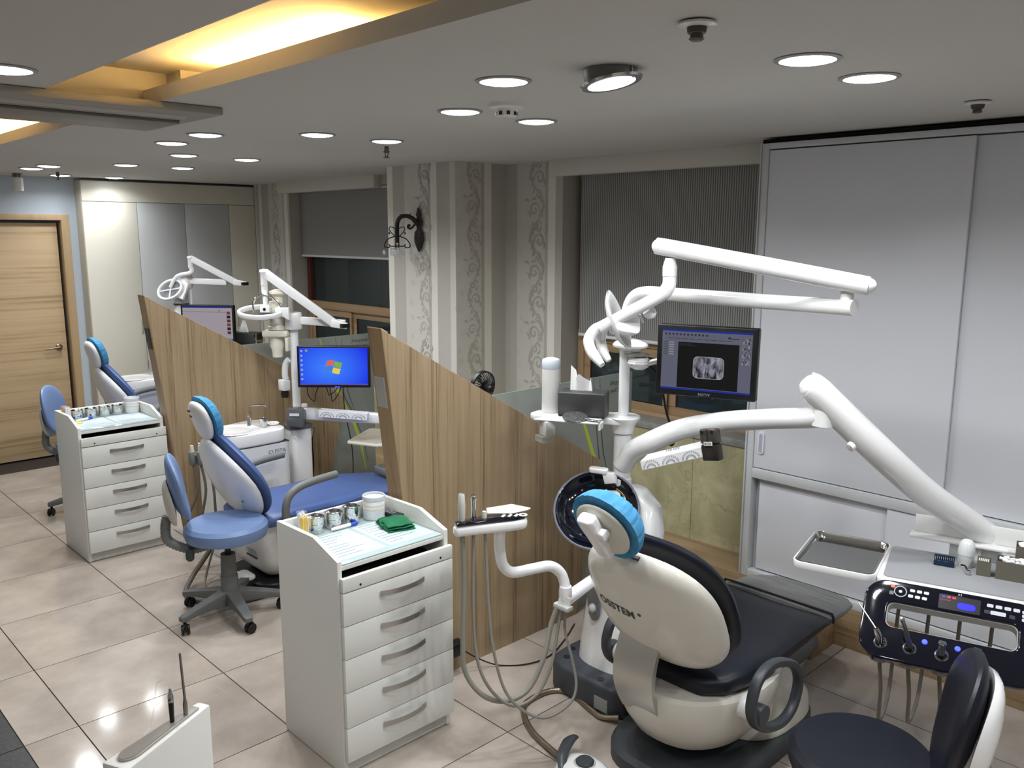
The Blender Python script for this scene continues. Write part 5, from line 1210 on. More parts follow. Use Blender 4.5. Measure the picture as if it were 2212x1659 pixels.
# ---- spittoon cabinets
def spittoon(dx, dy, label, full=True):
    T = Matrix.Translation((dx,dy,0))
    r = root('spittoon_cabinet', label, 'cabinet', (-4.8+dx,2.33+dy,0), 'white spittoon cabinets')
    def B(mb, *a, **k): return mb.xf(T).build(*a, **k)
    B(MB().loft([[(p[0],p[1],z) for p in rrect(.38,.45,.06,6,-4.8,2.335)] for z in (0,.662)]), 'body', white_c, r)
    B(MB().box((-4.97,2.125,.662),(-4.62,2.545,.668)), 'seam', dgrey, r)
    cand = [(-4.765+.165*math.cos(2*math.pi*k/40), 2.275+.165*math.sin(2*math.pi*k/40)) for k in range(40)]+rrect(.36,.22,.09,8,-4.785,2.435)
    cand = sorted(set((round(a_,5),round(b_,5)) for a_, b_ in cand))
    def half(ps):
        h_ = []
        for q in ps:
            while len(h_) > 1 and (h_[-1][0]-h_[-2][0])*(q[1]-h_[-2][1])-(h_[-1][1]-h_[-2][1])*(q[0]-h_[-2][0]) <= 0: h_.pop()
            h_.append(q)
        return h_
    out = half(cand)[:-1]+half(cand[::-1])[:-1]
    B(MB().prism(out, 2, .668, .75), 'top', white_g, r, bevel=.012, seg=3)
    B(MB().lathe([(0,.7505),(.06,.7508),(.115,.753),(.135,.757),(.143,.757),(.148,.752)], (-4.755,2.255,0), 40), 'basin', white_g, r)
    if full:
        B(MB().lathe([(0,.75),(.012,.75),(.010,.77),(.006,.80),(.007,.82),(0,.82)], (-4.80,2.375,0), 14), 'tap', chrome, r)
        text_mb('CLESTA', .034, prt, r, 'lettering', (-4.6085+dx,2.455+dy,.615), ((0,1,0),(0,0,1)), extrude=.0004)
        B(MB().box((-4.61,2.40,.591),(-4.6085,2.51,.596)), 'name_bar', M('print_black',(40,38,36)), r)
    B(MB().tube([(-4.83,2.40,.75),(-4.83,2.40,.85),(-4.83,2.405,.868),(-4.825,2.42,.873),(-4.80,2.47,.872),(-4.795,2.488,.866),(-4.793,2.492,.84)], .0055, 10, sm=4), 'cup_filler', chrome, r)
    return r
spittoon(0, 0, 'white spittoon cabinet with round basin beside the middle blue chair')
spittoon(-2.33, .28, 'white spittoon cabinet with round basin in the farthest bay', False)
r = root('rinse_cup', 'small steel rinse cup on the middle spittoon cabinet', 'cup', (-4.73,2.435,.7515))
MB().lathe([(0,0),(.022,0),(.026,.05),(.028,.052),(.025,.05),(.021,.004),(0,.004)], (-4.73,2.435,.7515), 28).build('cup', chrome, r)
r = root('cotton_dish', 'small white dish of cotton pellets on the middle spittoon cabinet', 'dish', (-4.74,2.505,.7515))
MB().lathe([(0,0),(.03,0),(.038,.01),(.036,.012),(.028,.004),(0,.004)], (-4.74,2.505,.7515), 28).build('dish', white_p, r)
for k in range(9):
    a = k*.7; MB().lathe([(0,-.006),(.006,-.003),(.007,.002),(0,.006)], (-4.74+.02*math.cos(a)*(k % 3)*.5,2.505+.02*math.sin(a)*(k % 3)*.5,.765), 8).build('cotton_pellet', cotton, r)
# ---- middle column, pole, arm
r = root('unit_column', 'white column and pole with grey cap behind the middle spittoon cabinet', 'column', (-4.81,2.715,0))
MB().prism(rrect(.135,.14,.03,5,-4.81,2.715), 2, 0, .69).build('lower_column', white_c, r, bevel=.006)
MB().prism(rrect(.15,.155,.035,5,-4.81,2.715), 2, .69, .715).build('column_cap', M('cap_grey',(104,106,108),.4), r, bevel=.004)
MB().cyl((-4.81,2.715,.715),(-4.81,2.715,1.37),.027).build('pole', white_g, r)
MB().lathe([(0,.83),(.02,.83),(.02,.845),(.014,.85),(0,.85)], (-4.76,2.74,0), 16).build('arm_knob', white_g, r)
MB().loft([[(p[0],p[1],p[2]) for p in [(-4.84,2.70,.75),(-4.80,2.66,.75),(-4.80,2.66,.83),(-4.84,2.70,.83)]], [(-4.35,3.10,.735),(-4.31,3.06,.735),(-4.31,3.06,.80),(-4.35,3.10,.80)], [(-4.28,3.16,.735),(-4.24,3.12,.735),(-4.24,3.12,.80),(-4.28,3.16,.80)]]).build('table_arm', white_g, r, bevel=.012, seg=3)
MB().tube([(-4.84,2.69,1.13),(-4.86,2.675,1.10),(-4.865,2.67,1.03),(-4.86,2.675,1.0)], .02, 12, sm=4).build('side_handle', white_c, r)
MB().box((-4.905,2.64,.93),(-4.835,2.69,1.0)).build('switch_box', white_c, r, bevel=.006)
MB().lathe([(0,-.05),(.022,-.045),(.026,-.02),(.02,0),(0,0)], (-4.865,2.665,.93), 16).build('control_knob', black_p, r)
# ---- x-ray tube head hanging beside the pole
r = root('xray_head', 'cream x-ray tube head with cone pointing down beside the middle pole', 'x-ray head', (-4.84,2.62,1.3))
xc, yc = -4.87, 2.63
MB().lathe([(0,1.325),(.055,1.325),(.055,1.345),(.05,1.35),(.05,1.45),(.04,1.5),(0,1.5)], (xc,yc,0), 28).build('neck', cream_p, r)
MB().lathe([(0,1.535),(.045,1.54),(.062,1.552),(.06,1.565),(.03,1.575),(0,1.577)], (xc+.015,yc+.02,0), 28).build('top_cap', cream_p, r)
MB().cyl((xc+.01,yc+.01,1.49),(xc+.012,yc+.015,1.54),.035).build('stem', cream_p, r)
MB().box((-.08,-.06,-.02),(.08,.06,.02)).xf(frame((xc-.0,yc,1.30), math.radians(46))).build('housing', cream_p, r, bevel=.012, seg=3)
MB().lathe([(.042,1.28),(.044,1.22),(.034,1.19),(.032,1.15),(.028,1.15),(.03,1.19),(.04,1.28)], (xc,yc,0), 28).build('cone', cream_p, r)
MB().box((-.01,-.05,-.11),(.01,.05,-.02)).xf(frame((xc+.05,yc+.05,1.30), math.radians(46))).build('handle_plate', cream_p, r, bevel=.006)
# ---- folding operating lights of the blue bays
def fold_light(P, label, hub, low_end, tip, top, lamp_c, kind):
    r = root('operating_light', label, 'operating light', hub, 'folding operating lights of the blue bays')
    h = Vector(hub)
    MB().lathe([(0,-.06),(.05,-.06),(.056,-.05),(.056,.035),(.05,.045),(0,.05)], h, 30).build('hub', white_g, r)
    def beam(a, b, w_, hh, nm, tap=1.):
        a, b = Vector(a), Vector(b); d = (b-a).normalized(); s = Vector((0,0,1)).cross(d).normalized(); u = d.cross(s)
        return MB().loft([[p+s*w_*k*x+u*hh*k*y for x, y in ((-1,-1),(1,-1),(1,1),(-1,1))] for p, k in ((a,1),(b,tap))]).build(nm, white_g, r, bevel=.006)
    beam(h+(Vector(low_end)-h)*.1, low_end, .022, .024, 'lower_arm')
    e = beam(Vector(tip)+(Vector(top)-Vector(tip))*.0, top, .02, .026, 'upper_arm')
    d2 = (Vector(tip)-Vector(top)).normalized(); d2.z *= .3
    kn = beam(Vector(tip)-d2*.02, Vector(tip)+d2*.10, .024, .026, 'knuckle', .75)
    MB().box((-.012,-.027,-.012),(.03,.027,.012)).xf(Matrix.Translation(Vector(tip)+d2*.07)).build('knuckle_slot', black_p, kn)
    t = Vector(top); lc = Vector(lamp_c)
    MB().lathe([(0,-.05),(.022,-.05),(.022,.02),(.028,.03),(.024,.045),(0,.05)], t+Vector((0,0,-.03)), 18).build('elbow', white_g, r)
    MB().tube([t+Vector((0,0,-.07)), t+Vector((0,0,-.12)), t*.35+lc*.65+Vector((0,0,.02)), lc+Vector((0,0,.02))], [.02,.02,.016,.014], 14, sm=4).build('yoke', white_g, r)
    # loop handle round the lamp
    rt = Vector((.694,.72,0)); fw = Vector((.709,-.683,0))
    ax_ = (fw*.35+Vector((0,0,1))*.9).normalized() if kind == 0 else (fw*.8+Vector((0,0,.45))-rt*.3).normalized()
    s = ax_.orthogonal().normalized() if 0 else (rt-ax_*rt.dot(ax_)).normalized(); u = ax_.cross(s)
    R1, R2 = (.135,.075) if kind == 0 else (.115,.085)
    c2 = lc-rt*.03 if kind == 0 else lc
    pts = [c2+s*R1*math.cos(2*math.pi*k/36)+u*R2*math.sin(2*math.pi*k/36) for k in range(36)]
    torus_flat(pts, .016, .011, 10).build('loop_handle', white_g, r)
    if kind == 0:
        MB().prism(rrect(.06,.04,.006,4), 2, -.025, .025).xf(frame(lc+Vector((0,0,.02)), math.radians(46), math.radians(90))).build('lamp_block', white_g, r, bevel=.004)
        MB().lathe([(0,0),(.009,0),(.009,.003),(0,.003)], lc+fw*.028+Vector((0,0,.02)), 14, fw).build('sensor', black_p, r)
        MB().tube([lc+rt*(-.07)+Vector((0,0,-.01)), lc-rt*.075+Vector((0,0,.06)), lc-rt*.04+Vector((0,0,.1)), lc+rt*.03+Vector((0,0,.1)), lc+rt*.09+Vector((0,0,.05)), lc+rt*.11-Vector((0,0,.02))], .007, 8, sm=6).build('cable_loop', chrome, r)
        MB().loft([[lc+rt*x+fw*y*q+Vector((0,0,-.045+z)) for x, y in ((-.04,-.03),(.04,-.03),(.04,.03),(-.04,.03))] for z, q in ((0,1),(.04,.7))]).build('bulb_case', dgrey, r, bevel=.006)
        MB().lathe([(0,0),(.03,.004),(.05,.02),(.052,.024),(.03,.01),(0,.006)], lc-rt*.02+Vector((0,0,-.055)), 24).build('reflector', M('lamp_glass',(170,174,182),.1,.6), r)
        MB().loft([[lc+rt*x+fw*y+Vector((0,0,z)) for x, y, z in q] for q in ([(.06,-.02,.0),(.06,.02,.0),(.06,.02,.03),(.06,-.02,.03)],[(.15,-.03,-.05),(.15,.03,-.05),(.15,.03,.03),(.15,-.03,.03)])]).build('side_arm', white_g, r, bevel=.006)
    else:
        MB().tube([c2-s*R1*.95, c2+s*R1*.95], .007, 8).build('cross_bar', white_g, r)
        MB().tube([c2-u*R2*.95, c2+u*R2*.95], .007, 8).build('cross_bar', white_g, r)
        MB().lathe([(0,0),(.05,.005),(.075,.02),(.07,.026),(0,.02)], c2-ax_*.03, 24, ax_).build('reflector', M('lamp_glass',(170,174,182)), r)
        MB().prism([(-.05,-.06),(.05,-.09),(.06,.05),(0,.09)], 2, -.012, .012).xf(Matrix.Translation(c2+rt*.09) @ ax_.to_track_quat('Z','Y').to_matrix().to_4x4()).build('shade', white_g, r, bevel=.004)
    return r
fold_light(0, 'white folding operating light with loop handle over the middle blue chair', (-4.81,2.715,1.385), (-4.58,2.95,1.36), (-4.565,2.86,1.37), (-4.88,2.565,1.685), (-4.84,2.545,1.44), 0)
fold_light(0, 'white folding operating light over the farthest blue chair', (-6.99,2.965,1.53), (-6.72,3.2,1.52), (-6.66,3.25,1.52), (-6.89,2.975,1.72), (-7.0,2.84,1.46), 1)
# far column under the far light
r = root('unit_column', 'white column with dark seam under the far operating light', 'column', (-7.02,2.93,0))
MB().cyl((-7.02,2.93,0),(-7.02,2.93,1.33),.06).build('lower_column', white_c, r)
MB().cyl((-7.02,2.93,1.33),(-7.02,2.93,1.345),.062).build('seam', M('seam_brown',(90,76,66),.5), r)
MB().cyl((-7.02,2.93,1.345),(-7.02,2.93,1.48),.058).build('upper_column', white_c, r)
MB().tube([(-6.93,2.98,1.46),(-6.935,2.98,1.3),(-6.93,2.985,1.15)], .012, 8).build('cable', white_c, r)
# ---- monitors of the blue bays
r = root('monitor', 'black monitor with a bright blue desktop screen in the middle bay', 'monitor', (-4.474,2.79,1.115), rot=(math.radians(-1),0,math.atan2(.319,.31)), local=True)
W2, H2 = .224, .129
case = MB().box((-W2,-.012,-H2),(W2,.025,H2)).build('case', black_p, r, bevel=.006, seg=3)
dm = M('screen_desktop', (8,8,8), .3, emit=1.0, ecol=(20,40,255))
def desk_nodes():
    N = dm.node_tree.nodes; L = dm.node_tree.links; b = N['Principled BSDF']; tc = N.new('ShaderNodeTexCoord')
    mp = N.new('ShaderNodeMapping'); mp.inputs['Location'].default_value = (.09,0,.03); mp.inputs['Scale'].default_value = (3.4,1,4.6); L.new(tc.outputs['Object'], mp.inputs[0])
    g = N.new('ShaderNodeTexGradient'); g.gradient_type = 'SPHERICAL'; L.new(mp.outputs[0], g.inputs[0])
    cr = N.new('ShaderNodeValToRGB'); e = cr.color_ramp.elements; e[0].position = 0; e[0].color = (*lin((10,10,225)), 1); e[1].position = 1; e[1].color = (*lin((60,130,255)), 1)
    L.new(g.outputs['Fac'], cr.inputs[0]); L.new(cr.outputs[0], b.inputs['Emission Color'])
desk_nodes()
sc_ = MB().box((-W2+.015,-.0128,-H2+.017),(W2-.015,-.0122,H2-.012)).build('screen', dm, r, smooth=False)
sq(-.209,.209,-.112,-.104,scr('taskviolet',(110,90,200),.7),'task_bar')
for k in range(7): quad(-.195,.098-.029*k,.012,.012,-.0132).build('desktop_icon', scr('deskicon',(190,200,235),.7), sc_, smooth=False)
quad(-.165,.1,.014,.014,-.0132).build('desktop_icon', scr('deskicon2',(150,190,120),.7), sc_, smooth=False)
def flag(x0, z0, c_):
    n = 8; mb = MB(); w_, h_ = .045, .033
    for i in range(n+1):
        t = i/n; dz = .006*math.sin(t*2.6+(0 if x0 < 0 else 2.6)); sh = .010
        for q in (0,1): mb.v.append(Vector((x0+w_*t+sh*((z0+h_*q)/.035), -.0133, z0+h_*q+dz)))
    for i in range(n): mb.f.append((2*i,2*i+2,2*i+3,2*i+1))
    mb.build('logo_pane', scr('flag%d%d' % c_[:2],c_,.9), sc_, smooth=False)
flag(-.05,.004,(222,110,80)); flag(.0,.0,(130,180,70)); flag(-.05,-.034,(70,130,220)); flag(.0,-.038,(236,210,80))
quad(.02,-.1235,.03,.004,-.0132).build('power_light', led_b, case, smooth=False)
for k, (x, L_) in enumerate(((-.17,.09),(-.05,.05),(-.03,.09))):
    MB().tube([(x,.0,-.129),(x+.005,.01,-.129-L_*.6),(x+.04*(1 if k == 0 else .3),.01,-.129-L_),(x+.05,.0,-.129-L_*.5),(x+.07,.005,-.125)], .003, 6, sm=5).build('cable', black_p, r)
MB().cyl((0,.025,.0),(-.1,.12,-.02),.015,n=10).build('mount', black_p, r)
r = root('monitor', 'black monitor with a pale program window behind the far partition', 'monitor', (-6.70,3.01,1.195), rot=(0,0,math.radians(40)), local=True)
W2, H2 = .225, .15
case = MB().box((-W2,-.012,-H2),(W2,.025,H2)).build('case', black_p, r, bevel=.006, seg=3)
sc_ = MB().box((-W2+.016,-.0128,-H2+.02),(W2-.016,-.0122,H2-.014)).build('screen', scr('pale',(196,186,196),.55), r, smooth=False)
sq(-.209,.209,.126,.136,scr('bluebar',(20,50,170)),'title_bar'); sq(-.209,.209,-.13,-.12,scr('skybar',(80,160,230),.6),'task_bar')
sq(-.209,.16,.092,.094,scr('icon',(70,72,92)),'rule_line')
for k in range(6): sq(.165,.195,.075-.032*k,.098-.032*k,scr('thumb%d' % (k % 3),((170,80,80),(60,40,44),(120,70,70))[k % 3],.4),'thumbnail')
sq(.1,.108,.1,.11,scr('logo',(10,60,90)),'logo_mark')
iw = (Matrix.Translation((-6.70,3.01,1.195)) @ Matrix.Rotation(math.radians(40),4,'Z')).inverted()
MB().tube([(0,.025,-.02),(-.06,.09,-.03),iw @ Vector((-7.0,2.95,1.16))], .016, 10).build('mount_arm', white_c, r)
# ---- tray, basket and splash box on the middle arm
r = root('instrument_tray', 'cream oblong tray below the middle arm, cut off by the near partition', 'tray', (-4.5,3.08,.62))
o_ = [(-4.52,2.90),(-4.50,2.885),(-4.30,2.97),(-4.28,3.02),(-4.48,3.27),(-4.53,3.29),(-4.70,3.22),(-4.71,3.19)]
cxm, cym = -4.5, 3.08
MB().prism(o_, 2, .605, .622).build('rim', cream_p, r, bevel=.005)
MB().prism([(cxm+(x-cxm)*.9,cym+(y-cym)*.92) for x, y in o_], 2, .6222, .6232).build('pan', M('tray_beige',(196,186,170),.4), r)
MB().cyl((-4.33,3.09,.62),(-4.33,3.09,.735),.018).build('tray_post', white_c, r)
r = root('grey_tray', 'small grey instrument tray peeking out behind the near partition', 'tray', (-4.2,3.1,.42))
MB().prism(rrect(.24,.24,.03,4,-4.25,3.10), 2, .43, .47).build('body', grey_p, r, bevel=.006)
MB().prism(rrect(.2,.2,.02,4,-4.25,3.10), 2, .4702, .471).build('pan', M('tray_steel',(170,172,174),.25,.8), r)
lattice_basket((-4.62,2.78,.835),(-4.40,2.985,.815),(.045,-.045,.0),.04,'white lattice basket hanging on the middle arm','lattice baskets')
r = root('smoke_box', 'grey smoked plastic box clipped to the middle white pole', 'box', (-4.74,2.68,.78))
sb = MB().prism([(-.05,-.05),(.05,-.06),(.055,.04),(.02,.06),(-.05,.06)], 2, -.045, .045).xf(frame((-4.735,2.665,.775), math.radians(46), math.radians(90))).build('case', M('smoked',(92,95,97),.2), r, bevel=.005)
MB().box((-.03,-.002,-.008),(.03,.002,.008)).xf(frame((-4.70,2.632,.80), math.radians(46))).build('paper_label', M('paper_white',(214,214,210)), r)
# ---- assistant holders by the blue chairs
def side_holder(x, y, z, label):
    r = root('assistant_holder', label, 'instrument holder', (x,y,z), 'grey handpiece holders by the blue chairs')
    rt = Vector((.694,.72,0)); c = Vector((x,y,z))
    MB().tube([c-rt*.05,c+rt*.05,c+rt*.16-Vector((0,0,.06))], .012, 10).build('bar', grey_p, r)
    for k in range(3):
        p = c-rt*.045+rt*.045*k
        MB().prism(rrect(.034,.036,.006,3,p.x,p.y), 2, z-.055, z+.02).build('clip', grey_p, r, bevel=.004)
        MB().lathe([(0,0),(.012,0),(.011,.02),(.009,.035),(0,.037)], p+Vector((0,0,.02)), 14).build('handpiece', M('handpiece_grey',(196,198,190)), r)
        MB().tube([p-Vector((0,0,.05)),p-Vector((0,0,.2))+rt*.02,p-Vector((0,0,.42))+rt*.04*k-rt*.05,p-Vector((0,0,.55))+rt*.1], .008, 8, sm=5).build('hose', M('hose_taupe',(112,106,96)), r)
    MB().tube([c+rt*.14-Vector((0,0,.05)),c+rt*.18-Vector((0,0,.3)),c+rt*.26-Vector((0,0,.42))], .014, 10).build('support', grey_p, r)
    return r
side_holder(-4.56,1.955,.69,'grey handpiece holder behind the middle blue chair back')
side_holder(-6.80,2.23,.74,'grey handpiece holder behind the farthest blue chair back')
# ---- hoses and foot control under the middle chair
hz = [(-4.49,2.05,.34),(-4.44,1.93,.18),(-4.40,1.80,.06),(-4.30,1.72,.018),(-4.15,1.74,.016),(-4.02,1.88,.016),(-3.99,2.05,.03),(-4.02,2.15,.06)]
o = MB().tube(hz, .014, 10, sm=8).build('suction_hose', M('hose_taupe',(112,106,96))); tag(o, 'thick grey suction hose looping on the floor behind the middle stool', 'hose')
o = MB().tube([(-4.45,2.0,.3),(-4.36,1.86,.06),(-4.22,1.80,.01),(-4.12,1.88,.01),(-4.05,1.98,.03)], .006, 8, sm=8).build('thin_hose', M('hose_taupe',(112,106,96))); tag(o, 'thin grey cable on the floor beside the suction hose', 'cable')
r = root('foot_control', 'black and white foot control behind the middle stool base', 'foot pedal', (-4.15,1.94,0))
MB().prism(rrect(.16,.14,.03,5,-4.15,1.97), 2, 0, .075).build('housing', black_p, r, bevel=.01)
MB().prism(rrect(.13,.09,.03,5,-4.15,1.98), 2, .0752, .10).build('pedal', white_p, r, bevel=.01, seg=3)
MB().box((-4.21,1.90,.02),(-4.10,1.915,.05)).build('tread', dgrey, r, bevel=.003)
# ---- cables pinned on the far partition
r = root('wall_cables', 'pair of cables hanging from a hook on the far partition', 'cable', (-5.09,2.98,.55))
MB().tube([(-5.095,2.985,.60),(-5.085,2.975,.55),(-5.085,2.93,.45),(-5.085,2.915,.30),(-5.09,2.90,.18)], .008, 8, sm=5).build('grey_cable', hosem, r)
MB().tube([(-5.09,2.985,.56),(-5.085,2.975,.5),(-5.085,2.98,.35),(-5.09,2.97,.2)], .006, 8, sm=5).build('black_cable', black_p, r)
MB().box((-5.101,2.975,.56),(-5.085,3.0,.6)).build('hook', M('hook_brown',(130,104,80),.5), r)
o = MB().tube([(-4.60,2.93,.98),(-4.62,2.95,.8),(-4.7,3.05,.5),(-4.72,3.06,.2),(-4.7,3.04,.02)], .0035, 6, sm=6).build('brown_wire', M('wire_brown',(66,44,36),.5)); tag(o, 'thin brown wire hanging below the blue-screen monitor', 'wire')
# ---- far tissue box
r = root('tissue_box', 'black tissue box with steel edge near the left window', 'tissue box', (-6.68,3.325,1.0), rot=(0,0,math.radians(35)), local=True)
MB().box((-.12,-.06,0),(.12,.06,.10)).build('box', M('dark_leatherette',(62,62,62)), r, bevel=.01)
MB().box((.1,-.0605,.01),(.121,.0605,.09)).build('steel_edge', chrome, r, bevel=.003)
mb = MB(); 
for i in range(7):
    t = i/6; mb.v += [Vector(((-.05+.1*j/7)*(1-.75*t)-.02, .02*math.sin(j*1.7+t)*(1-.5*t), .0985+.10*t+.012*math.sin(j*2.1)*t*(1-t)*2)) for j in range(8)]
for i in range(6):
    for j in range(7): mb.f.append((i*8+j,i*8+j+1,(i+1)*8+j+1,(i+1)*8+j))
mb.build('tissue', M('tissue_paper',(232,232,230)), r, ang=80)
r = root('far_shelf', 'dark shelf plate under the black tissue box', 'shelf', (-6.9,3.28,.98))
MB().box((-7.05,3.2,.98),(-6.54,3.46,.999)).build('plate', dgrey, r, bevel=.004)
MB().cyl((-6.97,3.3,0),(-6.97,3.3,.98),.025).build('post', white_c, r)
# ================================================================ WALL SCONCE
iron = M('dark_bronze', (58,52,48), .5, .6, bump=.5, bscale=160); crys = M('crystal', (225,228,232), .05, spec=.8, alpha=.55)
SX, SY = -4.578, 3.535
r = root('wall_sconce', 'dark ornate wall sconce with hanging crystals on the wallpapered pillar', 'wall lamp', (SX,3.56,1.95))
MB().lathe([(0,1.80),(.010,1.806),(.012,1.815),(.020,1.825),(.026,1.84),(.036,1.865),(.038,1.895),(.034,1.92),(.036,1.925),(.03,1.935),(.018,1.945),(.016,1.96),(.019,1.968),(.026,1.978),(.031,1.995),(.027,2.012),(.018,2.022),(.015,2.03),(.022,2.04),(.021,2.052),(.016,2.062),(.014,2.075),(.006,2.09),(0,2.095)], (SX,3.542,0), 20, sx=1.25, sy=.45).build('backplate', iron, r)
LX, LY = -4.655, 3.42
MB().tube([(SX,3.53,1.985),(-4.59,3.50,2.02),(-4.61,3.47,2.035),(-4.635,3.44,2.03),(LX+.003,LY+.005,2.0),(LX,LY,1.955),(LX,LY,1.86)], [.017,.015,.014,.014,.014,.015,.015], 12, sm=6).build('swan_arm', iron, r)
for p, d in (((-4.60,3.48,2.04),(.01,.01,.018)),((-4.632,3.445,2.036),(-.014,-.008,.014))): MB().tube([p, Vector(p)+Vector(d)], [.006,.001], 8).build('thorn', iron, r)
MB().tube([(-4.585,3.52,1.985),(-4.60,3.495,1.955),(-4.612,3.48,1.96),(-4.61,3.482,1.975),(-4.60,3.49,1.972)], [.007,.007,.008,.009,.007], 10, sm=5).build('scroll', iron, r)
for sg in (1,-1):
  for ang in (46, 136):
    dv = Vector((math.cos(math.radians(ang)),math.sin(math.radians(ang)),0))*sg; c0 = Vector((LX,LY,0))
    MB().tube([c0+dv*.012+Vector((0,0,1.90)),c0+dv*.045+Vector((0,0,1.935)),c0+dv*.052+Vector((0,0,1.955)),c0+dv*.04+Vector((0,0,1.965)),c0+dv*.015+Vector((0,0,1.955))], .003, 6, sm=5).build('upper_curl', iron, r)
    MB().tube([c0+dv*.01+Vector((0,0,1.905)),c0+dv*.06+Vector((0,0,1.885)),c0+dv*.085+Vector((0,0,1.85)),c0+dv*.08+Vector((0,0,1.832)),c0+dv*.06+Vector((0,0,1.828)),c0+dv*.048+Vector((0,0,1.84)),c0+dv*.056+Vector((0,0,1.85))], .0036, 6, sm=5).build('lower_curl', iron, r)
    MB().lathe([(0,-.012),(.005,-.006),(.0055,0),(.002,.008),(0,.01)], c0+dv*.052+Vector((0,0,1.925)), 8).build('dark_drop', iron, r)
    MB().lathe([(0,-.02),(.008,-.014),(.012,-.002),(.008,.008),(.002,.014),(0,.016)], c0+dv*.088+Vector((0,0,1.80)), 10).build('crystal_drop', crys, r)
    MB().tube([c0+dv*.087+Vector((0,0,1.846)),c0+dv*.088+Vector((0,0,1.815))], .0012, 5).build('drop_wire', iron, r)
torus_flat([(LX+.045*math.cos(2*math.pi*k/28),LY+.045*math.sin(2*math.pi*k/28),1.838) for k in range(28)], .003, .003, 8).build('crystal_ring', iron, r)
for k in range(14):
    a = 2*math.pi*k/14
    for j in range(3):
        MB().lathe([(0,-.009),(.0055,-.003),(.0055,.003),(0,.008)], (LX+.045*math.cos(a),LY+.045*math.sin(a),1.822-.018*j-(.004 if k % 2 else 0)), 6).build('crystal', crys, r)
for k in range(8):
    a = 2*math.pi*k/8
    MB().lathe([(0,-.008),(.0045,-.003),(.0045,.003),(0,.007)], (LX+.02*math.cos(a),LY+.02*math.sin(a),1.80-.016*(k % 3)), 6).build('crystal', crys, r)
# ================================================================ CLIP FAN ON THE PARTITION
fc = Vector((-2.895,2.60,1.222))
r = root('desk_fan', 'small black clip-on fan peeking over the near partition', 'fan', (-2.85,2.62,1.16))
fa = Vector((-.99,-.05,.1)).normalized()
for k in range(36):
    a = 2*math.pi*k/36; s = fa.orthogonal().normalized(); u = fa.cross(s); d = s*math.cos(a)+u*math.sin(a)
    MB().tube([fc-fa*.022+d*.014, fc-fa*.022+d*.05, fc-fa*.005+d*.07, fc+fa*.012+d*.07], .0022, 5).build('guard_wire', black_p, r)
MB().lathe([(.068,-.008),(.075,-.006),(.075,.012),(.068,.014)], fc, 36, fa).build('guard_ring', black_p, r)
MB().lathe([(0,-.06),(.015,-.058),(.02,-.05),(.02,-.02),(.03,-.018),(.03,-.012),(0,-.012)], fc, 24, fa).build('motor', black_p, r)
for k in range(4):
    a = math.pi/2*k; s = fa.orthogonal().normalized(); u = fa.cross(s); d = s*math.cos(a)+u*math.sin(a); e = s*math.cos(a+.7)+u*math.sin(a+.7)
    MB().add([fc+d*.01, fc+d*.06, fc+e*.06+fa*.012, fc+e*.012+fa*.006, fc+d*.01+fa*.002, fc+d*.06+fa*.002, fc+e*.06+fa*.014, fc+e*.012+fa*.008], [(0,1,2,3),(7,6,5,4),(0,4,5,1),(1,5,6,2),(2,6,7,3),(3,7,4,0)]).build('blade', dgrey, r)
MB().tube([fc-fa*.03-Vector((0,0,.02)), fc-fa*.01-Vector((0,0,.07)), Vector((-2.835,2.63,1.135))], .007, 10, sm=4).build('neck', black_p, r)
MB().box((-2.865,2.60,1.10),(-2.812,2.66,1.145)).build('clip', black_p, r, bevel=.006)
MB().tube([(-2.85,2.66,1.13),(-2.83,2.72,1.15),(-2.85,2.73,1.1)], .003, 6, sm=5).build('cable', black_p, r)
# black power box and cable at the partition foot
o = MB().box((-2.712,2.20,.09),(-2.66,2.28,.15)).build('power_adapter', black_p, bevel=.005); tag(o, 'black power adapter on the near partition beside the foreground cart', 'power adapter')
o = MB().tube([(-2.66,2.27,.11),(-2.64,2.33,.06),(-2.60,2.42,.008),(-2.52,2.52,.006),(-2.50,2.65,.006),(-2.56,2.82,.006),(-2.64,2.98,.006)], .003, 6, sm=8).build('floor_cable', black_p); tag(o, 'thin black cable curving on the floor along the near partition', 'cable')
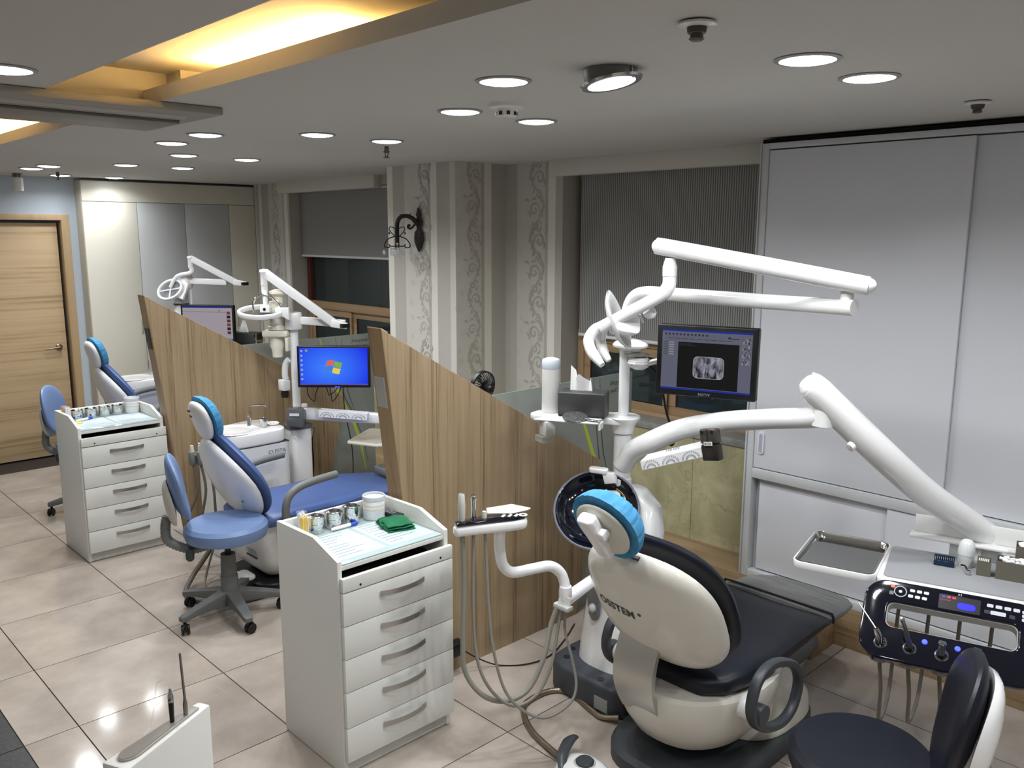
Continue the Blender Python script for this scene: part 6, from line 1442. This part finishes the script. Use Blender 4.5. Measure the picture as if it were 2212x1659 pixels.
# ================================================================ FLOOR DEVICE IN THE LEFT FOREGROUND
r = root('suction_device', 'white floor-standing device with a clear pen cradle in the left foreground', 'device', (-1.97,.70,0))
u = Vector((-.12,.26,0)).normalized(); s = Vector((u.y,-u.x,0)); A = Vector((-1.94,.585,0))
def Wd(a, b, z): return A+u*a+s*b+Vector((0,0,z))
MB().loft([[Wd(-.01,-.035,z),Wd(-.01,.045,z),Wd(.285,.03,z),Wd(.285,-.01,z)] for z in (.0,.70)]).build('casing', M('device_white',(226,225,220),.4), r, bevel=.006)
slot = [Wd(.045+.038*math.cos(a),.004+.026*math.sin(a),0) for a in [math.pi/2+math.pi*k/10 for k in range(11)]]+[Wd(.255,-.006,0),Wd(.255,.02,0)]
slot = [Vector((p.x,p.y,0)) for p in slot]
MB().add([p+Vector((0,0,.7005)) for p in slot]+[p+Vector((0,0,.706)) for p in slot], [tuple(range(len(slot))),tuple(range(2*len(slot)-1,len(slot)-1,-1))]+[(i,len(slot)+i,len(slot)+(i+1)%len(slot),(i+1)%len(slot)) for i in range(len(slot))]).build('cradle', M('cradle_grey',(164,160,152),.25), r, bevel=.0015)
MB().add([(A+u*.02+(p-A-u*.02)*.82+s*.0015)+Vector((0,0,.7062)) for p in slot]+[(A+u*.02+(p-A-u*.02)*.82+s*.0015)+Vector((0,0,.7075)) for p in slot], [tuple(range(len(slot))),tuple(range(2*len(slot)-1,len(slot)-1,-1))]+[(i,len(slot)+i,len(slot)+(i+1)%len(slot),(i+1)%len(slot)) for i in range(len(slot))]).build('cradle_groove', M('groove_grey',(132,128,120),.2), r)
pp = Wd(.175,.005,.706)
MB().lathe([(0,0),(.0055,0),(.0065,.05),(.0065,.056),(0,.056)], pp, 14).build('handpiece', black_p, r)
MB().lathe([(0,.056),(.0068,.056),(.0068,.075),(.004,.08),(.003,.092),(0,.092)], pp, 14).build('handpiece_collar', chrome, r)
p2 = Wd(.215,.012,.706)
MB().tube([p2,p2+Vector((0,0,.03)),p2+Vector((0,0,.045)),p2+Vector((-.004,-.003,.17))], [.006,.006,.0035,.003], 12).build('glass_tube', M('tube_steel',(150,148,142),.15,.8), r)
MB().tube([pp+Vector((0,0,.09)),pp+Vector((-.006,-.006,.115)),pp+Vector((-.022,-.022,.105)),pp+Vector((-.025,-.03,.06)),Wd(.13,-.02,.72),Wd(.10,-.015,.708)], .0022, 8, sm=6).build('clear_line', clear_p, r)
MB().tube([p2+Vector((0,0,.09)),p2+Vector((.03,.03,.10)),p2+Vector((.07,.08,.06))], .0012, 6, sm=6).build('clear_line', clear_p, r)
